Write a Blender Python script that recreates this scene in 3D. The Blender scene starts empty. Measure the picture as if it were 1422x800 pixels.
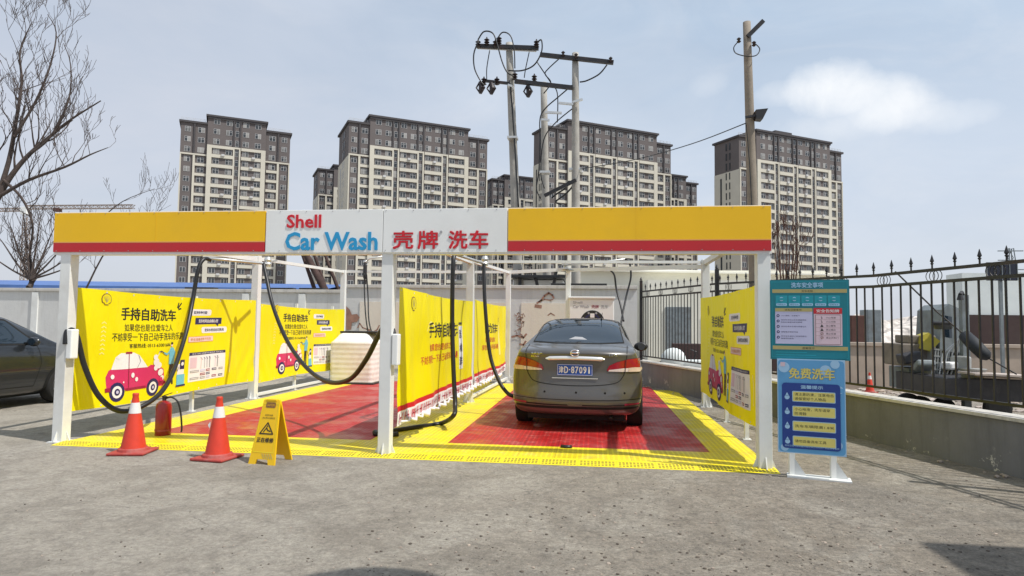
import bpy, bmesh, math, random
from mathutils import Vector, Matrix
from mathutils.bvhtree import BVHTree
random.seed(7)
sc = bpy.context.scene
COL = sc.collection
R = math.radians
UP = Vector((0, 0, 1))

# ------------------------------------------------------------------ camera
F_PX = 900.0
yaw, pitch, roll = R(7.2), R(3.2), R(0.7)
CAM = Vector((0, 0, 1.42))
_f0 = Vector((-math.sin(yaw), math.cos(yaw), 0)); _r0 = Vector((math.cos(yaw), math.sin(yaw), 0))
FW = _f0*math.cos(pitch) + UP*math.sin(pitch); _u = UP*math.cos(pitch) - _f0*math.sin(pitch)
RT = _r0*math.cos(roll) + _u*math.sin(roll); UPC = _u*math.cos(roll) - _r0*math.sin(roll)
cd = bpy.data.cameras.new('camera'); cam = bpy.data.objects.new('camera', cd); COL.objects.link(cam)
m = Matrix((RT, UPC, -FW)).transposed().to_4x4(); m.translation = CAM
cam.matrix_world = m
cd.sensor_width = 36; cd.lens = 36*F_PX/1422; cd.clip_end = 3000; cd.clip_start = 0.05
sc.camera = cam

def ray(x, y): return FW + RT*((x-711)/F_PX) - UPC*((y-400)/F_PX)
def atY(x, y, Y):
    d = ray(x, y); return CAM + d*(Y/d.y)
def atX(x, y, X):
    d = ray(x, y); return CAM + d*(X/d.x)
def atZ(x, y, z=0.0):
    d = ray(x, y); return CAM + d*((z-CAM.z)/d.z)

# ------------------------------------------------------------------ materials
def newmat(name):
    mt = bpy.data.materials.new(name); mt.use_nodes = True
    nt = mt.node_tree; return mt, nt, nt.nodes['Principled BSDF']
def node(nt, t, **kw):
    n = nt.nodes.new(t)
    for k, v in kw.items():
        if k in n.inputs: n.inputs[k].default_value = v
        else: setattr(n, k, v)
    return n
def c4(c): return (c[0], c[1], c[2], 1)
def mat(name, col, rough=0.5, metal=0.0, var=0.12, scale=6.0, bump=0.0, bscale=40.0, coat=0.0, dirt=None, dirt_amt=0.5):
    """painted / plain surface with fine mottling, optional dirt colour and bump"""
    mt, nt, b = newmat(name); L = nt.links
    tc = node(nt, 'ShaderNodeTexCoord')
    n1 = node(nt, 'ShaderNodeTexNoise', Scale=scale, Detail=5.0, Roughness=0.6)
    L.new(tc.outputs['Object'], n1.inputs['Vector'])
    r = node(nt, 'ShaderNodeMapRange'); r.inputs['To Min'].default_value = 1-var; r.inputs['To Max'].default_value = 1+var
    r.inputs['From Min'].default_value = .3; r.inputs['From Max'].default_value = .7
    L.new(n1.outputs['Fac'], r.inputs['Value'])
    mx = node(nt, 'ShaderNodeVectorMath', operation='SCALE'); mx.inputs[0].default_value = col
    L.new(r.outputs['Result'], mx.inputs['Scale'])
    out = mx.outputs['Vector']
    if dirt:
        n2 = node(nt, 'ShaderNodeTexNoise', Scale=scale*.35, Detail=8.0, Roughness=0.7)
        L.new(tc.outputs['Object'], n2.inputs['Vector'])
        r2 = node(nt, 'ShaderNodeMapRange'); r2.inputs['From Min'].default_value = .5; r2.inputs['From Max'].default_value = .72
        r2.inputs['To Max'].default_value = dirt_amt
        L.new(n2.outputs['Fac'], r2.inputs['Value'])
        m2 = node(nt, 'ShaderNodeMix', data_type='RGBA')
        L.new(r2.outputs['Result'], m2.inputs['Factor']); L.new(out, m2.inputs[6]); m2.inputs[7].default_value = c4(dirt)
        out = m2.outputs[2]
    L.new(out, b.inputs['Base Color'])
    b.inputs['Roughness'].default_value = rough; b.inputs['Metallic'].default_value = metal
    if coat: b.inputs['Coat Weight'].default_value = coat; b.inputs['Coat Roughness'].default_value = .05
    if bump:
        n3 = node(nt, 'ShaderNodeTexNoise', Scale=bscale, Detail=4.0)
        L.new(tc.outputs['Object'], n3.inputs['Vector'])
        bp = node(nt, 'ShaderNodeBump', Strength=bump, Distance=.01)
        L.new(n3.outputs['Fac'], bp.inputs['Height']); L.new(bp.outputs['Normal'], b.inputs['Normal'])
    return mt

M = {}
M['white_paint'] = mat('white_paint', (.74, .75, .73), .45, var=.05, scale=2, dirt=(.42, .39, .34), dirt_amt=.5)
M['white_panel'] = mat('white_panel', (.80, .81, .79), .4, var=.03, scale=1.5, dirt=(.60, .59, .55), dirt_amt=.4)
M['yellow_panel'] = mat('yellow_panel', (.86, .50, .001), .55, var=.03, scale=1.2, dirt=(.62, .38, .03), dirt_amt=.45, bump=.12, bscale=2)
M['red_panel'] = mat('red_panel', (.50, .012, .02), .45, var=.05, scale=1.2, dirt=(.36, .03, .03), dirt_amt=.5, bump=.12, bscale=2)
M['letter_red'] = mat('letter_red', (.60, .008, .02), .35, var=0)
M['letter_blue'] = mat('letter_blue', (.015, .30, .58), .35, var=0)
def cloth_mat():
    mt, nt, b = newmat('banner_cloth'); L = nt.links
    tc = node(nt, 'ShaderNodeTexCoord')
    n1 = node(nt, 'ShaderNodeTexNoise', Scale=2.0, Detail=4.0)
    L.new(tc.outputs['Object'], n1.inputs['Vector'])
    mx = node(nt, 'ShaderNodeMix', data_type='RGBA'); mx.inputs[6].default_value = (.90, .80, .004, 1); mx.inputs[7].default_value = (.87, .74, .004, 1)
    L.new(n1.outputs['Fac'], mx.inputs['Factor']); L.new(mx.outputs[2], b.inputs['Base Color'])
    b.inputs['Roughness'].default_value = .45
    b.inputs['Specular IOR Level'].default_value = .3
    mp = node(nt, 'ShaderNodeMapping'); mp.inputs['Scale'].default_value = (1, 1, .35); L.new(tc.outputs['Object'], mp.inputs['Vector'])
    n2 = node(nt, 'ShaderNodeTexNoise', Scale=5.0, Detail=3.0); L.new(mp.outputs['Vector'], n2.inputs['Vector'])
    bp = node(nt, 'ShaderNodeBump', Strength=.6, Distance=.04); L.new(n2.outputs['Fac'], bp.inputs['Height']); L.new(bp.outputs['Normal'], b.inputs['Normal'])
    # light glows a little through the thin cloth
    tr = node(nt, 'ShaderNodeBsdfTranslucent'); L.new(mx.outputs[2], tr.inputs['Color'])
    ms = node(nt, 'ShaderNodeMixShader', Fac=.12); L.new(b.outputs[0], ms.inputs[1]); L.new(tr.outputs[0], ms.inputs[2])
    L.new(ms.outputs[0], nt.nodes['Material Output'].inputs['Surface'])
    return mt
M['cloth'] = cloth_mat()
for n, c in dict(p_black=(.02, .018, .015), p_white=(.8, .8, .8), p_navy=(.02, .02, .10), p_orange=(.75, .35, .10), p_pink=(.60, .03, .13),
                 p_wine=(.30, .01, .05), p_skyblue=(.15, .5, .65), p_red=(.6, .02, .03), p_faint=(.95, .85, .25), p_pinkwhite=(.8, .62, .6),
                 p_lilac=(.55, .55, .75), p_tan=(.45, .38, .15), p_teal=(.003, .20, .25), p_teal_light=(.01, .32, .40), p_cream=(.75, .66, .18),
                 p_blue=(.012, .05, .27), p_light_blue=(.12, .38, .68), p_pale_blue=(.38, .62, .85), p_grey=(.35, .35, .36),
                 p_brown=(.20, .075, .04), p_plate=(.01, .08, .42), p_gold=(.75,.5,.05), p_silver=(.6,.6,.62), p_rose=(.72,.55,.62)).items():
    M[n] = mat(n, c, .45, var=.03, scale=4)
M['p_mural'] = mat('p_mural', (.32, .17, .12), .7, var=.2, scale=8)
M['steel'] = mat('steel', (.6, .6, .58), .35, .6, var=.1, scale=8)
M['black_rubber'] = mat('black_rubber', (.012, .012, .013), .42, var=.2, scale=10)
M['black_metal'] = mat('black_metal', (.012, .012, .014), .45, var=.3, scale=10, dirt=(.10, .05, .03), dirt_amt=.4)
M['black_plastic'] = mat('black_plastic', (.02, .02, .022), .5, var=.1)
M['cone_orange'] = mat('cone_orange', (.62, .045, .02), .5, var=.08, scale=9, dirt=(.33, .05, .03), dirt_amt=.4)
M['cone_white'] = mat('cone_white', (.72, .70, .68), .45, var=.06, scale=9)
M['cone_base'] = mat('cone_base', (.38, .05, .04), .6, var=.15, scale=12, dirt=(.35, .22, .2), dirt_amt=.5)
M['sign_yellow'] = mat('sign_yellow', (.82, .50, .003), .42, var=.04, scale=5)
M['ext_red'] = mat('ext_red', (.30, .012, .012), .3, var=.05, coat=.4)
M['tank_white'] = mat('tank_white', (.80, .80, .77), .45, var=.06, dirt=(.4, .36, .28), dirt_amt=.4)
M['pole_concrete'] = mat('pole_concrete', (.36, .345, .31), .8, var=.15, scale=3, dirt=(.2, .18, .15), dirt_amt=.5, bump=.3)
M['pole_brown'] = mat('pole_brown', (.25, .21, .165), .8, var=.18, scale=3, dirt=(.14, .11, .08), dirt_amt=.5, bump=.3)
M['bark'] = mat('bark', (.07, .052, .045), .9, var=.3, scale=6, bump=.6)
M['bark_red'] = mat('bark_red', (.12, .06, .045), .9, var=.3, scale=6)
M['bark_thick'] = mat('bark_thick', (.06, .035, .03), .9, var=.4, scale=6, bump=.8)
M['crane_paint'] = mat('crane_paint', (.26, .20, .16), .6, var=.1)
M['blue_roof'] = mat('blue_roof', (.07, .15, .38), .5, var=.15, scale=1)
M['pale_green'] = mat('pale_green', (.42, .52, .52), .7, var=.1, scale=1)
M['cream_wall'] = mat('cream_wall', (.78, .76, .66), .8, var=.06, scale=.6, dirt=(.5, .47, .4), dirt_amt=.35)
M['rust_block'] = mat('rust_block', (.10, .045, .035), .8, var=.2)
M['yard_concrete'] = mat('yard_concrete', (.40, .33, .27), .85, var=.15, scale=2, dirt=(.22, .18, .15), dirt_amt=.5)
M['dark_wall'] = mat('dark_wall', (.055, .032, .030), .8, var=.2, scale=1, dirt=(.1, .08, .07))
M['pale_sheet'] = mat('pale_sheet', (.72, .77, .76), .6, var=.1, scale=.8)
M['cart_grey'] = mat('cart_grey', (.20, .23, .245), .6, var=.2, dirt=(.1, .08, .07))
M['cart_dark'] = mat('cart_dark', (.03, .03, .036), .5, var=.3, dirt=(.1, .09, .08))
M['cardboard'] = mat('cardboard', (.22, .19, .16), .85, var=.2)
M['plank'] = mat('plank', (.42, .36, .32), .8, var=.2, scale=3)
M['tarp_yellow'] = mat('tarp_yellow', (.42, .36, .04), .5, var=.1)
M['bag_cloth'] = mat('bag_cloth', (.012, .016, .022), .7, var=.2)
M['crate_grey'] = mat('crate_grey', (.33, .34, .33), .6, var=.1)
M['rubble'] = mat('rubble', (.50, .46, .42), .9, var=.55, scale=2.2, bump=1.0, bscale=6)
M['car_silver'] = mat('car_paint_bronze', (.098, .094, .090), .33, .35, var=.05, scale=2, coat=.8, dirt=(.14, .125, .11), dirt_amt=.35)
M['car_dark'] = mat('car_paint_dark', (.016, .018, .021), .3, .2, var=.05, scale=2, coat=.8)
M['glass_car'] = mat('car_glass', (.012, .022, .034), .04, 0, var=.1)
M['glass_car'].node_tree.nodes['Principled BSDF'].inputs['Specular IOR Level'].default_value = .9
M['chrome'] = mat('chrome', (.8, .8, .8), .12, 1, var=0)
M['lamp_red'] = mat('lamp_red', (.30, .002, .016), .2, var=.1, coat=1)
M['lamp_clear'] = mat('lamp_clear', (.72, .62, .60), .2, .1, var=.2, scale=20, coat=1)
M['lamp_amber'] = mat('lamp_amber', (.66, .52, .40), .2, .1, var=.1, coat=1)
M['bright_trim'] = mat('bright_trim', (.85, .85, .85), .3, .6, var=.02)
M['pebble_brown'] = mat('pebble_brown', (.12, .10, .08), .9, var=.4, scale=20)
M['tyre'] = mat('tyre', (.014, .014, .014), .85, var=.2, bump=.3)
M['rim'] = mat('rim', (.45, .45, .46), .3, .8, var=.05)
M['gap'] = mat('gap', (.004, .004, .004), .8, var=0)
M['insulator'] = mat('insulator', (.03, .02, .02), .3, var=.1)
M['solar'] = mat('solar_panel', (.012, .015, .03), .2, var=.1)
M['tower_dark'] = mat('tower_dark', (.125, .108, .105), .85, var=.07, scale=.2)
M['tower_trim'] = mat('tower_trim', (.06, .055, .058), .8, var=.05, scale=.2)
M['tower_cream'] = mat('tower_cream', (.55, .52, .44), .8, var=.05, scale=.2)
M['tower_grey'] = mat('tower_grey', (.14, .13, .125), .8, var=.08, scale=.2)
M['win_glass'] = mat('window_glass', (.05, .055, .06), .15, var=.25, scale=.9)
M['win_frame'] = mat('window_frame', (.50, .50, .50), .6, var=.05)

def coords(nt): return node(nt, 'ShaderNodeTexCoord').outputs['Object']
def M2(nt, op, a, b_=None, c=None):
    n = node(nt, 'ShaderNodeMath', operation=op)
    for i, v in enumerate((a, b_, c)):
        if v is None: continue
        if isinstance(v, (int, float)): n.inputs[i].default_value = v
        else: nt.links.new(v, n.inputs[i])
    return n.outputs[0]
def NZ(nt, vec, scale, detail=5, rough=.6, dist=0.0):
    n = node(nt, 'ShaderNodeTexNoise', Scale=scale, Detail=float(detail), Roughness=rough, Distortion=dist)
    nt.links.new(vec, n.inputs['Vector']); return n.outputs['Fac']
def MIX(nt, f, a, b_):
    n = node(nt, 'ShaderNodeMix', data_type='RGBA')
    for i, v in ((0, f), (6, a), (7, b_)):
        if isinstance(v, (int, float)): n.inputs[i].default_value = v
        elif isinstance(v, tuple): n.inputs[i].default_value = c4(v)
        else: nt.links.new(v, n.inputs[i])
    return n.outputs[2]
def RNG(nt, v, a, b_, lo=0.0, hi=1.0):
    n = node(nt, 'ShaderNodeMapRange'); nt.links.new(v, n.inputs['Value'])
    for k, x in (('From Min', a), ('From Max', b_), ('To Min', lo), ('To Max', hi)): n.inputs[k].default_value = x
    return n.outputs['Result']
def BUMP(nt, h, s, d, prev=None):
    n = node(nt, 'ShaderNodeBump', Strength=s, Distance=d); nt.links.new(h, n.inputs['Height'])
    if prev: nt.links.new(prev, n.inputs['Normal'])
    return n.outputs['Normal']

def glass_var():
    mt, nt, b = newmat('tower_glass'); L = nt.links
    oi = node(nt, 'ShaderNodeObjectInfo'); v = coords(nt)
    wn = node(nt, 'ShaderNodeTexWhiteNoise', noise_dimensions='4D')
    sn = node(nt, 'ShaderNodeVectorMath', operation='SNAP'); L.new(v, sn.inputs[0]); sn.inputs[1].default_value = (.85, 50, 50); L.new(sn.outputs[0], wn.inputs['Vector'])
    L.new(oi.outputs['Random'], wn.inputs['W'])
    col = MIX(nt, RNG(nt, wn.outputs['Value'], .55, .95), (.035, .04, .045), (.30, .29, .27)); L.new(col, b.inputs['Base Color'])
    L.new(RNG(nt, wn.outputs['Value'], 0, 1, .08, .4), b.inputs['Roughness']); return mt
M['tower_glass'] = glass_var()
def ground_mat():
    mt, nt, b = newmat('concrete_ground'); L = nt.links
    v = coords(nt)
    sp = node(nt, 'ShaderNodeSeparateXYZ'); L.new(v, sp.inputs[0])
    X, Y = sp.outputs[0], sp.outputs[1]
    big = NZ(nt, v, .55, 7, .62, .6); mid = NZ(nt, v, 2.2, 8, .72, .4); fine = NZ(nt, v, 28, 5, .75); grit = NZ(nt, v, 120, 3, .8)
    # worn, gravelly concrete to the right, smoother trowelled concrete to the left
    side = RNG(nt, M2(nt, 'ADD', X, M2(nt, 'MULTIPLY', big, 2.4)), -1.6, 2.4)
    base = MIX(nt, RNG(nt, mid, .3, .7), (.36, .322, .264), (.48, .438, .368))
    worn = MIX(nt, RNG(nt, mid, .3, .7), (.20, .164, .120), (.38, .328, .255))
    col = MIX(nt, side, base, worn)
    patch = NZ(nt, v, 1.5, 5, .55, 1.6)
    col = MIX(nt, RNG(nt, patch, .50, .58, 0, .38), col, (.20, .172, .135))
    # dusty pale drifts
    dust = NZ(nt, v, .9, 8, .7, 1.0)
    col = MIX(nt, RNG(nt, dust, .48, .62, 0, .6), col, (.50, .46, .385))
    scuff = NZ(nt, v, 4.5, 9, .8, 1.4)
    col = MIX(nt, RNG(nt, scuff, .54, .62, 0, .32), col, (.16, .138, .112))
    # damp / oily patches
    col = MIX(nt, RNG(nt, big, .52, .66, 0, .55), col, (.17, .15, .12))
    # exposed aggregate: little dark and pale stones
    vo = node(nt, 'ShaderNodeTexVoronoi', Scale=46.0, Randomness=1.0); L.new(v, vo.inputs['Vector'])
    agg = M2(nt, 'MULTIPLY', RNG(nt, vo.outputs['Distance'], .20, .34, 1, 0), RNG(nt, NZ(nt, v, 1.3, 6, .7), .42, .62))
    agg = M2(nt, 'MULTIPLY', agg, RNG(nt, side, 0, 1, .45, 1))
    pick = RNG(nt, vo.outputs['Color'], .35, .65)
    col = MIX(nt, M2(nt, 'MULTIPLY', agg, .8), col, MIX(nt, pick, (.055, .047, .038), (.54, .50, .43)))
    col = MIX(nt, RNG(nt, fine, .38, .62, 0, .42), col, (.15, .135, .115))
    fl = NZ(nt, v, 9, 6, .75, .8)
    col = MIX(nt, RNG(nt, fl, .52, .66, 0, .35), col, (.13, .118, .10))
    col = MIX(nt, RNG(nt, grit, .35, .7, 0, .30), col, (.42, .40, .36))
    # rough, crumbling surface: strong fine contrast, mostly on the worn side
    r1 = NZ(nt, v, 11, 12, .82, .5); r3 = NZ(nt, v, 42, 8, .85)
    amp = RNG(nt, side, 0, 1, .45, 1.0)
    k1 = M2(nt, 'MULTIPLY', RNG(nt, r1, .36, .64, -.34, .30), amp); k2 = M2(nt, 'MULTIPLY', RNG(nt, r3, .38, .62, -.30, .28), amp)
    gain = M2(nt, 'ADD', 1.0, M2(nt, 'ADD', k1, k2))
    sv = node(nt, 'ShaderNodeVectorMath', operation='SCALE'); L.new(col, sv.inputs[0]); L.new(gain, sv.inputs['Scale']); col = sv.outputs['Vector']
    # small cracks
    vc = node(nt, 'ShaderNodeTexVoronoi', Scale=.55, feature='DISTANCE_TO_EDGE')
    wv = node(nt, 'ShaderNodeVectorMath', operation='ADD'); L.new(v, wv.inputs[0])
    nn = node(nt, 'ShaderNodeTexNoise', Scale=2.5, Detail=5.0); L.new(v, nn.inputs['Vector']); 
    sc_ = node(nt, 'ShaderNodeVectorMath', operation='SCALE'); sc_.inputs['Scale'].default_value = .5; L.new(nn.outputs['Color'], sc_.inputs[0]); L.new(sc_.outputs[0], wv.inputs[1])
    L.new(wv.outputs[0], vc.inputs['Vector'])
    crack = M2(nt, 'MULTIPLY', RNG(nt, vc.outputs['Distance'], .0, .008, 1, 0), RNG(nt, mid, .5, .6))
    col = MIX(nt, M2(nt, 'MULTIPLY', crack, .6), col, (.10, .09, .08))
    L.new(col, b.inputs['Base Color']); b.inputs['Roughness'].default_value = .88
    n1 = BUMP(nt, fine, .9, .02); n1 = BUMP(nt, mid, .6, .06, n1); n1 = BUMP(nt, agg, .6, .006, n1); n1 = BUMP(nt, r1, .8, .03, n1)
    L.new(n1, b.inputs['Normal'])
    return mt
M['ground'] = ground_mat()

def mat_grid(name, c1, c2, hole, px=.055, wear=(.6, .55, .2), worn=.3):
    """plastic interlocking grating: tiles with rows of slots"""
    mt, nt, b = newmat(name); L = nt.links
    v = coords(nt); sp = node(nt, 'ShaderNodeSeparateXYZ'); L.new(v, sp.inputs[0]); X, Y = sp.outputs[0], sp.outputs[1]
    fx = M2(nt, 'FRACT', M2(nt, 'DIVIDE', X, px)); fy = M2(nt, 'FRACT', M2(nt, 'DIVIDE', Y, px))
    ax = M2(nt, 'ABSOLUTE', M2(nt, 'SUBTRACT', fx, .5)); ay = M2(nt, 'ABSOLUTE', M2(nt, 'SUBTRACT', fy, .5))
    hx = M2(nt, 'LESS_THAN', ax, .33); hy = M2(nt, 'LESS_THAN', ay, .25); hl = M2(nt, 'MULTIPLY', hx, hy)
    tx = M2(nt, 'ABSOLUTE', M2(nt, 'SUBTRACT', M2(nt, 'FRACT', M2(nt, 'DIVIDE', X, .4)), .5)); ty = M2(nt, 'ABSOLUTE', M2(nt, 'SUBTRACT', M2(nt, 'FRACT', M2(nt, 'DIVIDE', Y, .4)), .5))
    seam = M2(nt, 'GREATER_THAN', M2(nt, 'MAXIMUM', tx, ty), .487)
    n = NZ(nt, v, 3, 6, .7)
    col = MIX(nt, RNG(nt, n, .3, .7), c1, c2)
    col = MIX(nt, RNG(nt, NZ(nt, v, 6, 8, .75, .6), .52, .68, 0, worn), col, wear)
    col = MIX(nt, M2(nt, 'MULTIPLY', hl, .8), col, hole)
    col = MIX(nt, M2(nt, 'MULTIPLY', seam, .55), col, hole)
    L.new(col, b.inputs['Base Color'])
    L.new(RNG(nt, NZ(nt, v, 1.4, 5), .42, .56, .30, .65), b.inputs['Roughness'])
    h = M2(nt, 'SUBTRACT', 1.0, M2(nt, 'MAXIMUM', hl, seam))
    nb = BUMP(nt, h, .6, .008); nb = BUMP(nt, NZ(nt, v, 5, 3), .35, .04, nb); L.new(nb, b.inputs['Normal'])
    return mt
M['mat_yellow'] = mat_grid('grate_yellow', (.84, .68, .006), (.88, .74, .012), (.46, .34, .02), wear=(.52, .46, .20), worn=.6)
M['mat_red'] = mat_grid('grate_red', (.50, .022, .022), (.42, .02, .02), (.20, .012, .014), wear=(.50, .20, .17), worn=.7)

def wall_mat(name, c1, c2, stain, patch=None):
    mt, nt, b = newmat(name); L = nt.links; v = coords(nt)
    n = NZ(nt, v, 1.2, 7, .65)
    mp = node(nt, 'ShaderNodeMapping'); mp.inputs['Scale'].default_value = (3, 3, .35); L.new(v, mp.inputs['Vector'])
    st = NZ(nt, mp.outputs['Vector'], 2.2, 6, .7)
    col = MIX(nt, RNG(nt, n, .3, .7), c1, c2); col = MIX(nt, RNG(nt, st, .5, .72, 0, .45), col, stain)
    if patch:
        sp = node(nt, 'ShaderNodeSeparateXYZ'); L.new(v, sp.inputs[0])
        low = RNG(nt, sp.outputs[2], .08, .26, 1, 0)
        pk = M2(nt, 'MULTIPLY', RNG(nt, NZ(nt, v, 3.4, 8, .75), .585, .61), low)
        col = MIX(nt, pk, col, patch)
    L.new(col, b.inputs['Base Color']); b.inputs['Roughness'].default_value = .85
    L.new(BUMP(nt, NZ(nt, v, 14, 5), .4, .01), b.inputs['Normal'])
    return mt
M['wall_grey'] = wall_mat('back_wall_grey', (.55, .55, .54), (.62, .62, .60), (.38, .36, .33))
M['wall_cream'] = wall_mat('mural_cream', (.68, .61, .51), (.72, .66, .57), (.58, .50, .42))
M['wall_low'] = wall_mat('low_wall_render', (.145, .148, .168), (.205, .208, .228), (.085, .085, .095), (.62, .60, .56))
M['coping'] = wall_mat('coping', (.48, .46, .42), (.58, .56, .52), (.15, .14, .13))

# ------------------------------------------------------------------ mesh builder
class MB:
    def __init__(s): s.v = []; s.f = []; s.m = []
    def add(s, vs, fs, mi=0):
        o = len(s.v); s.v += [Vector(p) for p in vs]; s.f += [[i+o for i in f] for f in fs]; s.m += [mi]*len(fs)
    def box(s, x0, x1, y0, y1, z0, z1, mi=0, bev=0.0):
        bm = bmesh.new(); bmesh.ops.create_cube(bm, size=1)
        for v in bm.verts: v.co = Vector(((x0+x1)/2+v.co.x*(x1-x0), (y0+y1)/2+v.co.y*(y1-y0), (z0+z1)/2+v.co.z*(z1-z0)))
        if bev: bmesh.ops.bevel(bm, geom=bm.edges[:], offset=bev, segments=2, affect='EDGES', profile=.5)
        s.addbm(bm, mi)
    def addbm(s, bm, mi=0, mtx=None):
        bm.verts.ensure_lookup_table(); bm.verts.index_update()
        vs = [(mtx @ v.co) if mtx else v.co.copy() for v in bm.verts]
        s.add(vs, [[v.index for v in f.verts] for f in bm.faces], mi); bm.free()
    def bar(s, a, b, w, h=None, mi=0, up=UP):
        """box-section bar from a to b"""
        a = Vector(a); b = Vector(b); h = w if h is None else h
        d = (b-a).normalized(); r = d.cross(up)
        if r.length < 1e-3: r = d.cross(Vector((0, 1, 0)))
        r.normalize(); u = r.cross(d)
        vs = [p + r*(sx*w/2) + u*(sz*h/2) for p in (a, b) for sx, sz in ((-1, -1), (1, -1), (1, 1), (-1, 1))]
        s.add(vs, [(0, 3, 2, 1), (4, 5, 6, 7), (0, 1, 5, 4), (1, 2, 6, 5), (2, 3, 7, 6), (3, 0, 4, 7)], mi)
    def tube(s, pts, rad, n=8, mi=0, caps=True):
        pts = [Vector(p) for p in pts]; N = len(pts)
        rad = [rad]*N if isinstance(rad, (int, float)) else rad
        o = len(s.v); prev = None
        for i, p in enumerate(pts):
            d = (pts[min(i+1, N-1)] - pts[max(i-1, 0)])
            d = d.normalized() if d.length > 1e-9 else UP
            if prev is None: r = d.cross(UP if abs(d.z) < .95 else Vector((1, 0, 0)))
            else: r = prev - d*prev.dot(d)
            r.normalize(); prev = r; u = d.cross(r)
            for k in range(n):
                a = 2*math.pi*k/n; s.v.append(p + (r*math.cos(a)+u*math.sin(a))*rad[i])
        for i in range(N-1):
            for k in range(n):
                k2 = (k+1) % n; s.f.append([o+i*n+k, o+i*n+k2, o+(i+1)*n+k2, o+(i+1)*n+k]); s.m.append(mi)
        if caps:
            s.f.append([o+k for k in range(n)][::-1]); s.m.append(mi)
            s.f.append([o+(N-1)*n+k for k in range(n)]); s.m.append(mi)
    def lathe(s, prof, c=(0, 0, 0), n=20, mi=0, axis='z'):
        """prof: (r, h) pairs"""
        o = len(s.v); c = Vector(c)
        for r, h in prof:
            for k in range(n):
                a = 2*math.pi*k/n; x, y = r*math.cos(a), r*math.sin(a)
                p = (x, y, h) if axis == 'z' else ((h, x, y) if axis == 'x' else (x, h, y))
                s.v.append(c+Vector(p))
        for i in range(len(prof)-1):
            for k in range(n):
                k2 = (k+1) % n; s.f.append([o+i*n+k, o+i*n+k2, o+(i+1)*n+k2, o+(i+1)*n+k]); s.m.append(mi)
        s.f.append([o+k for k in range(n)][::-1]); s.m.append(mi)
        s.f.append([o+(len(prof)-1)*n+k for k in range(n)]); s.m.append(mi)
    def prism(s, poly, h0, h1, fn, mi=0):
        """extruded polygon, fn(u,v,h)->xyz"""
        n = len(poly)
        vs = [fn(u, v, h0) for u, v in poly] + [fn(u, v, h1) for u, v in poly]
        s.add(vs, [list(range(n))[::-1], list(range(n, 2*n))] + [[i, (i+1) % n, n+(i+1) % n, n+i] for i in range(n)], mi)
    def build(s, name, mats, parent=None, smooth=False, local=False, autosmooth=False):
        me = bpy.data.meshes.new(name)
        off = Vector((0, 0, 0))
        if parent is not None and not local: off = parent_world(parent)
        me.from_pydata([tuple(p-off) for p in s.v], [], s.f)
        ms = mats if isinstance(mats, (list, tuple)) else [mats]
        for q in ms: me.materials.append(M[q] if isinstance(q, str) else q)
        me.polygons.foreach_set('material_index', s.m)
        if smooth: me.polygons.foreach_set('use_smooth', [True]*len(me.polygons))
        me.update()
        bm = bmesh.new(); bm.from_mesh(me); bmesh.ops.recalc_face_normals(bm, faces=bm.faces[:]); 
        if autosmooth:
            for e in bm.edges:
                if len(e.link_faces) == 2 and e.calc_face_angle(0) > .6: e.smooth = False
            for f in bm.faces: f.smooth = True
        bm.to_mesh(me); bm.free()
        o = bpy.data.objects.new(name, me); COL.objects.link(o)
        if parent is not None: o.parent = parent
        return o
def parent_world(o):
    p = Vector((0, 0, 0))
    while o is not None: p += o.location; o = o.parent
    return p
def tag(o, label=None, cat=None, group=None, kind=None):
    if label: o['label'] = label
    if cat: o['category'] = cat
    if group: o['group'] = group
    if kind: o['kind'] = kind
    return o
def thing(name, loc, label, cat, group=None, rz=0.0):
    o = bpy.data.objects.new(name, None); COL.objects.link(o); o.location = loc; o.rotation_euler = (0, 0, rz)
    o.empty_display_size = .2
    return tag(o, label, cat, group)
def copy_tree(o, parent=None):
    c = o.copy(); COL.objects.link(c)
    if parent is not None: c.parent = parent
    for ch in list(o.children): copy_tree(ch, c)
    return c

# ------------------------------------------------------------------ print / lettering
_tc = {}
def textgeo(s, bold=0.0, spacing=1.0):
    k = (s, bold, spacing)
    if k in _tc: return _tc[k]
    cu = bpy.data.curves.new('t', 'FONT'); cu.body = s; cu.size = 1; cu.resolution_u = 2; cu.offset = bold; cu.space_character = spacing
    ob = bpy.data.objects.new('t', cu); COL.objects.link(ob)
    dg = bpy.context.evaluated_depsgraph_get(); dg.update()
    me = bpy.data.meshes.new_from_object(ob.evaluated_get(dg), depsgraph=dg)
    vs = [(v.co.x, v.co.y) for v in me.vertices]; fs = [list(p.vertices) for p in me.polygons]
    bpy.data.objects.remove(ob); bpy.data.curves.remove(cu); bpy.data.meshes.remove(me)
    if not vs: vs, fs = [(0, 0), (1, 0), (1, 1)], [(0, 1, 2)]
    x0 = min(a for a, b in vs); x1 = max(a for a, b in vs); y0 = min(b for a, b in vs); y1 = max(b for a, b in vs)
    vs = [((a-x0)/(x1-x0), (b-y0)/(y1-y0)) for a, b in vs]
    _tc[k] = (vs, fs); return _tc[k]
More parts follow.
